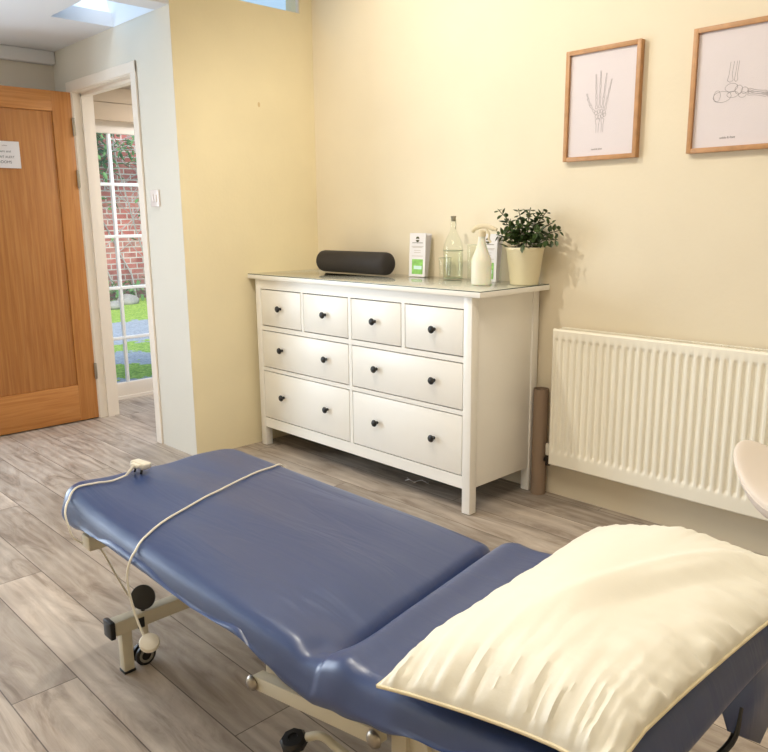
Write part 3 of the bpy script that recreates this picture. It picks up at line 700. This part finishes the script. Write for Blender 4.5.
for i in range(len(zs)-1):
    for j in range(len(xs)-1): bm.faces.new((grid[i][j], grid[i][j+1], grid[i+1][j+1], grid[i+1][j]))
obj('front_panel', bm, RADI, ra)
obj('back_panel', B(((rx0+.01, YB-.035, rz0+.01), (rx1-.01, YB-.025, rz1-.01)), bev=.002), RADI, ra)
for x in (rx0, rx1-.003): obj('side_cover', B(((x, ry+.006, rz0+.012), (x+.003, YB-.022, rz1-.004)), bev=.001), RADI, ra)
bm = B(((rx0+.003, ry+.006, rz1-.008), (rx1-.003, ry+.012, rz1+.002)), ((rx0+.003, YB-.028, rz1-.008), (rx1-.003, YB-.022, rz1+.002)))
x = rx0+.02
while x < rx1-.02: box(bm, (x, ry+.012, rz1-.006), (x+.006, YB-.028, rz1)); x += .013
obj('top_grille', bm, RADI, ra, False)
for x in (1.80, 2.70): obj('wall_bracket', B(((x, YB-.025, .2), (x+.03, YB, .7))), STEEL, ra, False)
bm = bmesh.new(); lathe(bm, [(0, 0), (.011, 0), (.013, .01), (.013, .045), (.011, .055), (0, .056)], (1.607, .425, .195), 16); obj('valve_cap', bm, mat('valve_white', (226, 220, 206), .4), ra)
bm = bmesh.new(); tube(bm, [(1.607, .425, .15), (1.607, .425, .198)], .012, 12); tube(bm, [(1.59, .425, .172), (1.64, .425, .172)], .011, 12); tube(bm, [(1.607, .425, .155), (1.607, YB, .155)], .0075, 10)
obj('valve', bm, mat('valve_dark', (60, 52, 46), .4, metal=.7), ra)
# cardboard tube
bm = bmesh.new(); lathe(bm, [(.0335, 0), (.0335, .49), (.030, .49), (.030, 0)], (1.548, .442, 0), 32, closed=True)
tb = obj('cardboard_tube', bm, mat('brown_card', (150, 128, 108), .7, noise_amt=.06, noise_scale=14, stretch=(1,1,.2)), origin=(1.548, .442, 0))
tag(tb, 'brown cardboard tube standing upright between chest and radiator', 'tube')
# scrap under the chest
bm = bmesh.new(); vs = []
for i in range(9):
    t = i/8; vs.append([bm.verts.new((1.02+.10*t+.012*sin(j*2+i), .12+.05*t+(j-1)*.012*(1-.3*t), .004+.008*sin(i*1.3+j)+.008)) for j in range(3)])
for a, b in zip(vs, vs[1:]):
    for j in range(2): bm.faces.new((a[j], a[j+1], b[j+1], b[j]))
sc_ = obj('paper_scrap', bm, PAPER, origin=(1.06, .14, 0), solid=.0015); tag(sc_, 'small crumpled white scrap on the floor beneath the chest', 'scrap')

# ---------------------------------------------------------------- treatment couch
co = thing('treatment_couch', 'low blue vinyl treatment couch on a cream metal frame, filling the foreground', 'treatment couch', (2.2, -1.31, 0))
tabx = [1.28, 1.37, 1.456, 1.57, 1.705, 1.86, 2.02, 2.09, 2.17, 2.26, 2.36, 2.42, 2.49, 2.56, 2.66, 2.77, 2.90, 3.2]
tabz = [.435, .428, .422, .444, .464, .462, .446, .440, .448, .460, .420, .404, .402, .415, .440, .482, .525, .57]
def interp(x, X_, Z_):
    if x <= X_[0]: return Z_[0]
    for a, b, c_, d in zip(X_, X_[1:], Z_, Z_[1:]):
        if x <= b: t = (x-a)/(b-a); t = t*t*(3-2*t); return c_+(d-c_)*t
    return Z_[-1]
CX0, CX1, CY0, CY1 = 1.275, 3.055, -1.628, -1.0
def fold(x, y):
    f = max(0, min(1, (y-CY0)/(CY1-CY0)))          # 0 near side, 1 far side
    return 2.505-.085*f
def ztop(x, y):
    f = max(0, min(1, (y-CY0)/(CY1-CY0))); xc = fold(x, y)
    z = .497+max(0, x-xc)*.13
    d = x-xc
    nf = max(0, min(1, (y-CY0-.035)/.13)); nf = nf*nf*(3-2*nf)
    z -= .034*nf*exp(-(d/(.024-.010*f))**2)
    if d < 0: z -= (.004+.036*(1-f)*nf)*exp(-(d/.11)**2)
    else: z += .010*exp(-((d-.05)/.035)**2)
    z += .004*sin(y*31+sin(x*2.3)*1.5)*max(0, min(1, (2.35-x)/.3))*.5
    z += .0035*noise.noise(V(x*2.2, y*5, .3))
    z -= .010*exp(-((y-CY0)/.16)**2)*(max(0, min(1, (x-1.45)/.3)) if x < 2.5 else .4); z += .028*exp(-((x-CX0-.05)/.16)**2-((y-CY0)/.22)**2)
    z -= .012*exp(-((x-2.455)/.03)**2-((y+1.575)/.035)**2)
    return z
def lin_s(a, b, n): return [a+(b-a)*i/n for i in range(n)]
xs = lin_s(CX0, CX0+.09, 9)+lin_s(CX0+.09, 2.30, 44)+lin_s(2.30, 2.72, 56)+lin_s(2.72, CX1-.07, 14)+lin_s(CX1-.07, CX1, 7)+[CX1]
ys = lin_s(CY0, CY0+.09, 10)+lin_s(CY0+.09, CY1-.08, 40)+lin_s(CY1-.08, CY1, 8)+[CY1]
RC, SH = .085, .045
mx, my, hx_, hy_ = (CX0+CX1)/2, (CY0+CY1)/2, (CX1-CX0)/2, (CY1-CY0)/2
def plan(x, y):
    px_, py_ = x-mx, y-my; ax, ay = abs(px_), abs(py_)
    qx, qy = ax-(hx_-RC), ay-(hy_-RC)
    if qx > 0 and qy > 0:
        L = sqrt(qx*qx+qy*qy); m_ = max(qx, qy); qx, qy = qx*m_/L, qy*m_/L
        ax, ay = hx_-RC+qx, hy_-RC+qy; dd = RC-m_
    else: dd = min(hx_-ax, hy_-ay)
    X_, Y_ = mx+math.copysign(ax, px_), my+math.copysign(ay, py_)
    # slanted foot end, broader cushion at the head on the far side
    f = (Y_-CY0)/(CY1-CY0); k = max(0, 1-(X_-CX0)/.35)
    X_ += .075*(1-f)**1.5*k
    hd = max(0, min(1, (X_-2.42)/.06)); Y_ += .022*hd*max(0, f-.6)/.4
    return X_, Y_, dd
bm = bmesh.new(); G = []
for x in xs:
    row = []
    for y in ys:
        X_, Y_, dd = plan(x, y); z = ztop(X_, Y_)
        if dd < SH: z -= SH-sqrt(max(0, SH*SH-(SH-dd)**2))
        row.append(bm.verts.new((X_, Y_, z)))
    G.append(row)
nx_, ny_ = len(xs), len(ys)
for i in range(nx_-1):
    for j in range(ny_-1): bm.faces.new((G[i][j], G[i+1][j], G[i+1][j+1], G[i][j+1]))
loop = [G[i][0] for i in range(nx_)]+[G[nx_-1][j] for j in range(1, ny_)]+[G[i][ny_-1] for i in range(nx_-2, -1, -1)]+[G[0][j] for j in range(ny_-2, 0, -1)]
cen = V(mx, my, 0); prev = loop
zl = []
for v in loop:
    n_ = (v.co.y-CY0)/(CY1-CY0); low = interp(v.co.x, tabx, tabz); far = ztop(v.co.x, v.co.y)-.085
    zl.append(low+(min(far, .52)-low)*min(1, max(0, n_*3)))
nrm = []
for k, v in enumerate(loop):
    a, b = loop[k-1].co, loop[(k+1) % len(loop)].co; t = (b-a); n_ = V(t.y, -t.x, 0)
    if n_.dot(v.co-cen) < 0: n_ = -n_
    nrm.append(n_.normalized() if n_.length > 1e-6 else V(0, 0, 0))
base_co = [v.co.copy() for v in loop]
for frac, out in ((.25, .004), (.5, .006), (.75, .003), (.93, -.004), (1.0, -.016), (.97, -.05), (.9, -.10)):
    cur = []
    for k, v in enumerate(loop):
        q = base_co[k]; z = q.z+(zl[k]-q.z)*frac
        w = .003*noise.noise(V(q.x*5, q.y*5, 1.5))*frac
        cur.append(bm.verts.new((q.x+nrm[k].x*(out+w), q.y+nrm[k].y*(out+w), z)))
    for k in range(len(loop)):
        k2 = (k+1) % len(loop); bm.faces.new((prev[k], prev[k2], cur[k2], cur[k]))
    prev = cur
cov = obj('cushion_cover', bm, VINYL, co, subs=1)
# hanging flap at the head end
bm = bmesh.new(); vs = [bm.verts.new(q) for q in ((3.05, -1.265, .505), (3.058, -1.03, .525), (3.066, -1.05, .40), (3.066, -1.12, .366), (3.060, -1.25, .455), (3.062, -1.12, .45))]
for f_ in ((0, 1, 5), (1, 2, 5), (2, 3, 5), (3, 4, 5), (4, 0, 5)): bm.faces.new([vs[i] for i in f_])
obj('cover_flap', bm, VINYL, co, solid=.003)
# frame
bx = 1.545
def part(nm, f, m=FRAMEC, **kw):
    bm = bmesh.new(); f(bm); return obj(nm, bm, m, co, **kw)
for s, y in (('near', -1.5), ('far', -1.08)): pass
part('base_beam', lambda bm: box(bm, (bx-.02, -1.578, .125), (bx+.02, -1.045, .166), .003))
part('base_beam', lambda bm: box(bm, (2.80, -1.578, .125), (2.84, -1.045, .166), .003))
for x in (bx, 2.82):
    for y0, y1 in ((-1.592, -1.578), (-1.045, -1.031)): part('end_cap', lambda bm: box(bm, (x-.024, y0-.002, .119), (x+.024, y1, .171), .005), BLACK)
    for y in (-1.545, -1.075):
        part('leg', lambda bm: box(bm, (x-.015, y-.015, .006), (x+.015, y+.015, .125), .002))
        part('foot_pad', lambda bm: box(bm, (x-.017, y-.017, 0), (x+.017, y+.017, .008), .002), BLACK)
    for y in (-1.485, -1.135):
        c0 = (x-.004, y-.008, .030)
        def wh(bm, c0=c0):
            for dx in (-.015, .006): lathe(bm, [(0, 0), (.025, 0), (.030, .002), (.030, .010), (.025, .012), (0, .012)], (c0[0]+dx, c0[1], c0[2]), 24, 'X')
        cw = part('castor', wh, BLACK)
        for hx in (.0185, -.0155):
            bm = bmesh.new(); lathe(bm, [(.014, -.001), (.021, -.001), (.021, .001), (.014, .001)], (c0[0]+hx, c0[1], .030), 24, 'X', True); obj('hub_ring', bm, mat('castor_grey', (140, 138, 132), .5), cw)
        bm = bmesh.new(); tube(bm, [(x, y, .05), (x, y, .127)], .009, 12); obj('castor_stem', bm, FRAMEC, cw)
# rubber stop disc on the near end of the beam
def disc(bm):
    lathe(bm, [(0, -.006), (.026, -.006), (.034, -.003), (.035, 0), (.034, .003), (.026, .006), (0, .006)], (0,0,0), 28, 'X')
    bmesh.ops.transform(bm, matrix=Matrix.Translation((1.553, -1.487, .206)) @ Matrix.Rotation(-.75, 4, 'Z') @ Matrix.Rotation(-.3, 4, 'Y'), verts=bm.verts)
part('rubber_stop', disc, BLACK)
part('stop_bracket', lambda bm: (tube(bm, [(1.55, -1.49, .15), (1.552, -1.488, .19)], .006, 10), box(bm, (bx+.0205, -1.515, .125), (bx+.024, -1.495, .155), .001)), BLACK)
part('long_rail', lambda bm: bar(bm, (1.56, -1.10, .146), (2.81, -1.10, .146), .04))
# upper frame
part('upper_frame', lambda bm: (box(bm, (1.505, -1.622, .385), (1.55, -1.03, .425), .003), box(bm, (1.52, -1.52, .40), (2.46, -1.49, .425), .003), box(bm, (1.52, -1.13, .40), (2.46, -1.10, .425), .003), box(bm, (2.42, -1.54, .375), (2.46, -1.06, .41), .003)))
part('head_frame', lambda bm: (bar(bm, (2.50, -1.505, .41), (3.0, -1.505, .47), .03), bar(bm, (2.50, -1.115, .41), (3.0, -1.115, .47), .03), box(bm, (2.96, -1.50, .46), (2.99, -1.11, .485), .003)))
# lifting link with domed bolts
ya = -1.49
A, Bp = V(2.120, ya, .216), V(2.524, ya, .290)
part('lift_arm', lambda bm: bar(bm, A, Bp, .030, .034))
part('lift_arm', lambda bm: bar(bm, A+V(0, .36, 0), Bp+V(0, .36, 0), .030, .034))
for q in (A, Bp):
    def dome(bm, q=q): lathe(bm, [(0, .012), (.010, .0105), (.016, .006), (.0185, 0), (.016, -.003), (0, -.003)], (q.x, q.y-.0175, q.z), 22, 'Y')
    part('bolt', dome, STEEL)
part('lift_post', lambda bm: box(bm, (2.098, -1.455, .18), (2.142, -1.425, .41), .003))
part('cross_tube', lambda bm: tube(bm, [(2.16, -1.473, .245), (2.16, -1.12, .245)], .014, 14))
part('lift_arm', lambda bm: bar(bm, (2.20, -1.10, .17), (2.15, -1.10, .30), .03))
part('mount_plate', lambda bm: (box(bm, (2.555, -1.46, .21), (2.74, -1.45, .375), .002), bar(bm, (2.60, -1.47, .37), (2.66, -1.47, .22), .010)))
part('mount_plate', lambda bm: box(bm, (2.53, -1.47, .10), (2.57, -1.12, .30), .003))
part('pedal_bar', lambda bm: tube(bm, smooth_path([(2.235, -1.445, .105), (2.27, -1.43, .118), (2.32, -1.42, .105), (2.46, -1.40, .09), (2.60, -1.30, .10)], 6), .010, 10))
def ped(bm):
    lathe(bm, [(0, -.012), (.026, -.012), (.032, -.006), (.032, .006), (.026, .013), (.012, .014), (.011, .011), (0, .011)], (0,0,0), 8)
    bmesh.ops.transform(bm, matrix=Matrix.Translation((2.215, -1.467, .095)) @ Matrix.Rotation(.25, 4, 'X'), verts=bm.verts)
part('foot_pedal', ped, BLACK)
part('pedal_strap', lambda bm: tube(bm, smooth_path([(3.055, -1.20, .47), (3.06, -1.24, .43), (3.03, -1.30, .40), (2.98, -1.33, .42)], 6), .006, 8), BLACK)

# ---------------------------------------------------------------- power cable
pc = thing('power_cable', 'white mains cable with plug, trailing over the foot of the couch', 'cable', (1.42, -1.42, .5))
def zt(x, y, d=.004): return ztop(x, y)+d
def lay(pts):
    out = []
    for p in pts:
        f = (p.y-CY0)/(CY1-CY0); foot = CX0+.075*(1-min(1, max(0, f)))**1.5
        dd = min(p.y-CY0, CY1-p.y, p.x-foot)
        if dd > 0:
            z = ztop(p.x, p.y)-(SH-sqrt(max(0, SH*SH-(SH-dd)**2)) if dd < SH else 0)
            if p.z > z-.05: p.z = max(p.z, z+.0045)
        out.append(p)
    return out
ca = [(1.400, -1.435, zt(1.40, -1.435, .010)), (1.41, -1.49, zt(1.41, -1.49)), (1.412, -1.54, zt(1.412, -1.54)), (1.414, -1.585, .50), (1.434, -1.620, .499), (1.462, -1.643, .477), (1.485, -1.646, .445), (1.495, -1.638, .412), (1.50, -1.603, .382), (1.502, -1.573, .362), (1.503, -1.54, .28), (1.515, -1.512, .205)]
bm = bmesh.new(); tube(bm, lay(smooth_path(ca, 8)), .0029, 8); obj('cord', bm, CORD, pc)
cb = [(1.572, -.985, .42), (1.575, -.992, .465), (1.586, -1.02, zt(1.586, -1.04)-.01), (1.600, -1.058, zt(1.6, -1.058)), (1.622, -1.156, zt(1.62, -1.156)), (1.677, -1.311, zt(1.677, -1.311)), (1.722, -1.444, zt(1.722, -1.444)), (1.765, -1.53, zt(1.765, -1.53)), (1.80, -1.585, zt(1.80, -1.585, -.004)), (1.822, -1.628, .468), (1.829, -1.648, .43), (1.838, -1.650, .38), (1.862, -1.648, .325), (1.885, -1.645, .29)]
bm = bmesh.new(); tube(bm, lay(smooth_path(cb, 8)), .0029, 8); obj('cord', bm, CORD, pc)
bm = bmesh.new(); lathe(bm, [(0, -.009), (.018, -.009), (.023, -.004), (.024, .002), (.021, .008), (.01, .011), (0, .011)], (0,0,0), 28)
bmesh.ops.transform(bm, matrix=Matrix.Translation((1.900, -1.640, .278)) @ Matrix.Rotation(.25, 4, 'X') @ Matrix.Rotation(.55, 4, 'Y'), verts=bm.verts)
bx_ = obj('inline_switch', bm, CORD, pc, label='round white inline switch hanging beside the couch')
# british three pin plug
PM = Matrix.Translation((1.385, -1.385, ztop(1.385, -1.385)+.0245)) @ Matrix.Rotation(radians(28), 4, 'Z') @ Matrix.Rotation(radians(12), 4, 'Y') @ Matrix.Rotation(radians(-10), 4, 'X')
bm = bmesh.new(); box(bm, (-.025, -.020, -.008), (.025, .024, .012), .006, 3); box(bm, (-.014, -.034, -.004), (.014, -.012, .008), .004, 3)
bmesh.ops.transform(bm, matrix=PM, verts=bm.verts); pl = obj('plug', bm, CORD, pc)
bm = bmesh.new()
for x_, y_, l_ in ((-.011, -.004, .018), (.011, -.004, .018), (0, .014, .022)): box(bm, (x_-.003, y_-.002, -.006-l_), (x_+.003, y_+.002, -.005), .0005)
bmesh.ops.transform(bm, matrix=PM, verts=bm.verts); obj('pins', bm, BLACK, pl, label='dark plug pins')
bm = bmesh.new(); tube(bm, [PM @ V(0, -.033, .002), (1.400, -1.437, zt(1.40, -1.437, .010))], .0045, 8, [.0055, .0036]); obj('strain_relief', bm, CORD, pl)

# ---------------------------------------------------------------- pillow
pi_ = thing('pillow', 'large cream satin pillow lying on the head of the blue couch', 'pillow', (2.89, -1.30, .56))
PW, PL, T = .214, .385, .056         # half width (x), half length (y), half thickness
PMx = Matrix.Translation((2.865, -1.245, .0)) @ Matrix.Rotation(radians(4.5), 4, 'Z')
tilt = .15
def psurf(u, v, top):
    # outline: slightly hollow sides, sharper corners
    x = u*PW*(1-.05*(1-v*v)); y = v*PL*(1-.04*(1-u*u))
    if v > 0: k_ = v*v*(3-2*v); y *= 1-.33*k_*max(0, u)**1.3; x *= 1
    if u > 0: x += .050*u*v
    e = max(0, 1-abs(u)**2.6)*max(0, 1-abs(v)**3.0)
    h = e**.50
    du, dv = 1-abs(u), 1-abs(v)
    wr = 0
    # gathers running inwards from the long and short seams
    a1 = exp(-dv/.20)*(1-exp(-dv/.015)); a2 = exp(-du/.26)*(1-exp(-du/.02))
    wr += a1*.011*noise.noise(V(u*8+.4*v, v*1.1, 2+top*3))+a1*.010*noise.noise(V(u*19+v*2, v*3, 5))
    ri = 1 if u > 0 else .35
    wr += ri*a2*.018*noise.noise(V(u*2.0+v, v*9, 9+top*3))+ri*a2*.012*noise.noise(V(u*4-v*2, v*20, 4))
    wr += .011*noise.noise(V(x*7+3, y*5, 7))*h
    if top:
        z = T*1.40*h*(1-.45*max(0, u)*max(0, v))+wr
        t_ = (u-.75*v-.12+.12*noise.noise(V(u*2, v*2, 8)))/.30; t_ = max(0, min(1, t_)); z -= .022*t_*t_*(3-2*t_)*h*max(0, min(1, (v+.9)/.8)); z += .005*exp(-((u-.75*v-.06)/.07)**2)*h*max(0, min(1, (v+.5)/.5))
    else: z = -T*.40*h+wr*.3
    return x, y, z
bm = bmesh.new(); n1, n2 = 84, 130; S = {}
cl = lambda t: sin(t*pi/2)*.55+t*.45
for top in (1, 0):
    for i in range(n1+1):
        for j in range(n2+1):
            u, v = cl(-1+2*i/n1), cl(-1+2*j/n2)
            bord = i in (0, n1) or j in (0, n2)
            if bord and top == 0: S[(0, i, j)] = S[(1, i, j)]; continue
            x, y, z = psurf(u, v, top)
            q = PMx @ V(x, y, 0); zb = .497+max(0, q.x-2.46)*.13+.034
            droop = -.095*max(0, u)**.7*max(0, v)**2-.018*max(0, abs(v)-.8)/.2 if abs(v) > .8 else 0
            S[(top, i, j)] = bm.verts.new((q.x, q.y, zb+z+droop))
for top in (1, 0):
    for i in range(n1):
        for j in range(n2): bm.faces.new((S[(top, i, j)], S[(top, i+1, j)], S[(top, i+1, j+1)], S[(top, i, j+1)]))
edge = [S[(1, i, 0)].co.copy() for i in range(n1)]+[S[(1, n1, j)].co.copy() for j in range(n2)]+[S[(1, i, n2)].co.copy() for i in range(n1, 0, -1)]+[S[(1, 0, j)].co.copy() for j in range(n2, 0, -1)]
obj('pillow_case', bm, PILLOW, pi_)
bm = bmesh.new(); tube(bm, edge+[edge[0]], .0030, 8, cap=False); obj('piping', bm, PIPING, pi_)

# ---------------------------------------------------------------- stool
sx, sy = 2.775, .02
st = thing('saddle_stool', 'cream saddle stool on a chrome five arm base in front of the radiator', 'stool', (sx, sy, 0))
bm = bmesh.new(); ns, nr = 40, 12
def seat(r_, a, top):
    x = .205*r_*cos(a); y = .18*r_*sin(a)
    z = .428+.115*(abs(x)/.205)**2.0*1.0+(.020*(y/.18))
    rim = sqrt(max(0, 1-r_**6))
    return V(sx+x, sy+y, z+(.030*rim if top else -.058*rim*(1-.25*abs(cos(a)))))
ring = {}
for top in (1, 0):
    for i in range(nr+1):
        for k in range(ns):
            r_ = sin(i/nr*pi/2)
            if i == nr and top == 0: ring[(0, i, k)] = ring[(1, i, k)]
            else: ring[(top, i, k)] = bm.verts.new(seat(max(r_, .02), k*2*pi/ns, top))
    bm.faces.new([ring[(top, 0, k)] for k in range(ns)])
    for i in range(nr):
        for k in range(ns): bm.faces.new((ring[(top, i, k)], ring[(top, i, (k+1) % ns)], ring[(top, i+1, (k+1) % ns)], ring[(top, i+1, k)]))
SEATM = mat('cream_leatherette', (240, 230, 222), .4)
se = obj('seat', bm, SEATM, st)
bm = bmesh.new(); tube(bm, [seat(1, k*2*pi/64, 1)+V(0, 0, -.001) for k in range(65)], .0028, 6, cap=False); obj('seam', bm, SEATM, se)
for q in ((sx-.128, sy-.085, .422), (sx+.10, sy-.10, .405)):
    bm = bmesh.new(); lathe(bm, [(0, -.006), (.006, -.006), (.006, .006), (0, .006)], q, 10); obj('seat_button', bm, BLACK, st)
bm = bmesh.new(); lathe(bm, [(0, .33), (.055, .33), (.055, .345), (.03, .36), (.03, .395), (0, .395)], (sx, sy, 0), 24); obj('seat_plate', bm, BLACK, st)
bm = bmesh.new(); tube(bm, [(sx, sy, .12), (sx, sy, .34)], .025, 20); obj('column', bm, CHROME, st)
bm = bmesh.new(); lathe(bm, [(0, .085), (.038, .085), (.04, .10), (.036, .13), (.028, .145), (0, .145)], (sx, sy, 0), 24); obj('hub', bm, CHROME, st)
for k in range(5):
    a = radians(158+72*k); e = V(sx+.225*cos(a), sy+.225*sin(a), .075)
    bm = bmesh.new(); tube(bm, smooth_path([(sx+.02*cos(a), sy+.02*sin(a), .118), (sx+.12*cos(a), sy+.12*sin(a), .108), e], 6), .014, 12)
    obj('base_arm', bm, CHROME, st)
    bm = bmesh.new()
    for s in (-.013, .013):
        b2 = bmesh.new(); lathe(b2, [(0, -.008), (.022, -.008), (.025, -.005), (.025, .005), (.022, .008), (0, .008)], (0,0,0), 20, 'X')
        bmesh.ops.transform(b2, matrix=Matrix.Translation((e.x, e.y, .026)) @ Matrix.Rotation(a+.9, 4, 'Z') @ Matrix.Translation((s, 0, 0)), verts=b2.verts)
        me = bpy.data.meshes.new('t'); b2.to_mesh(me); b2.free(); bm.from_mesh(me); bpy.data.meshes.remove(me)
    tube(bm, [(e.x, e.y, .03), (e.x, e.y, .075)], .006, 8)
    obj('castor', bm, BLACK, st)

# ---------------------------------------------------------------- lights
def area(name, loc, rot, sx_, sy_, power, col, spread=180):
    l = bpy.data.lights.new(name, 'AREA'); l.shape = 'RECTANGLE'; l.size = sx_; l.size_y = sy_; l.energy = power; l.color = col; l.spread = radians(spread)
    o = bpy.data.objects.new(name, l); COL.objects.link(o); o.location = loc; o.rotation_euler = rot; return o
def spot(name, loc, target, power, col, ang, blend, rad):
    l = bpy.data.lights.new(name, 'SPOT'); l.energy = power; l.color = col; l.spot_size = radians(ang); l.spot_blend = blend; l.shadow_soft_size = rad
    o = bpy.data.objects.new(name, l); COL.objects.link(o); o.location = loc
    o.rotation_euler = (Vector(target)-Vector(loc)).to_track_quat('-Z', 'Y').to_euler(); return o
KEYP = (1.04, -.88, 2.62)
spot('downlight_lamp', KEYP, (1.7, .35, .9), 58, (1, .93, .80), 155, .5, .016)
area('warm_ceiling_fill', (2.3, -1.5, 2.66), (0, 0, 0), 1.0, 1.0, 27, (1, .89, .72))  # added warm ambient fill, no fixture modelled
area('added_window_daylight', (XL-.16, -2.375, 1.2), (0, radians(-90), 0), 1.7, 1.85, 86, (.74, .87, 1))  # daylight for the added left window
area('rooflight_sky', (-.45, -.55, 2.75), (0, 0, 0), .75, .5, 2.2, (.14, .55, 1))
area('hall_fill', (-.9, .6, 2.10), (0, 0, 0), .5, .5, 20, (.97, .97, 1))  # added fill that brightens the hall, no lamp seen there
sl = bpy.data.lights.new('sun', 'SUN'); sl.energy = 4.2; sl.angle = radians(35); sl.color = (1, .98, .95)
so = bpy.data.objects.new('sun', sl); COL.objects.link(so); so.rotation_euler = V(-.62, .25, -.75).to_track_quat('-Z', 'Y').to_euler(); so.location = (0, 0, 6)
for k, (x, y) in enumerate(((KEYP[0], KEYP[1]),)):
    t = thing('ceiling_downlight', 'round white recessed downlight in the ceiling above the couch', 'light', (x, y, ZC))
    bm = bmesh.new(); lathe(bm, [(.040, -.004), (.055, -.004), (.055, 0), (.040, 0)], (x, y, ZC), 28, closed=True); obj('trim_ring', bm, WHITEF, t)

del_ = [m_ for m_ in bpy.data.meshes if m_.users == 0]
for m_ in del_: bpy.data.meshes.remove(m_)
wd = bpy.data.worlds.new('sky'); SC.world = wd; wd.use_nodes = True; nt = wd.node_tree
bg = nt.nodes['Background']; tcw = N(nt, 'ShaderNodeTexCoord'); sw_ = N(nt, 'ShaderNodeSeparateXYZ'); nt.links.new(tcw.outputs['Generated'], sw_.inputs[0])
cw = ramp(nt, sw_.outputs[2], [(.0, (205, 222, 238)), (.35, (160, 205, 240)), (1.0, (120, 185, 240))])
nt.links.new(cw, bg.inputs[0]); bg.inputs[1].default_value = 1.0

# ---------------------------------------------------------------- camera
cam = bpy.data.cameras.new('camera'); co_ = bpy.data.objects.new('camera', cam); COL.objects.link(co_); SC.camera = co_
az, pit, rol = -.8044, .2058, -.0103
fw = V(sin(az)*cos(pit), cos(az)*cos(pit), -sin(pit)); rt = V(cos(az), -sin(az), 0); up = rt.cross(fw)
r2 = rt*cos(rol)+up*sin(rol); u2 = -rt*sin(rol)+up*cos(rol)
M = Matrix((r2, u2, -fw)).transposed().to_4x4(); M.translation = (3.4422, -2.3561, 1.244); co_.matrix_world = M
cam.sensor_fit = 'HORIZONTAL'; cam.sensor_width = 36; cam.lens = 758.93*36/768; cam.clip_start = .02
SC.view_settings.view_transform = 'Standard'; SC.view_settings.look = 'None'; SC.view_settings.gamma = 1; SC.view_settings.use_curve_mapping = False
SC.view_settings.exposure = .19
SC.cycles.use_denoising = True
SC.cycles.max_bounces = 8; SC.cycles.diffuse_bounces = 5; SC.cycles.transparent_max_bounces = 16
SC.cycles.sample_clamp_indirect = 6
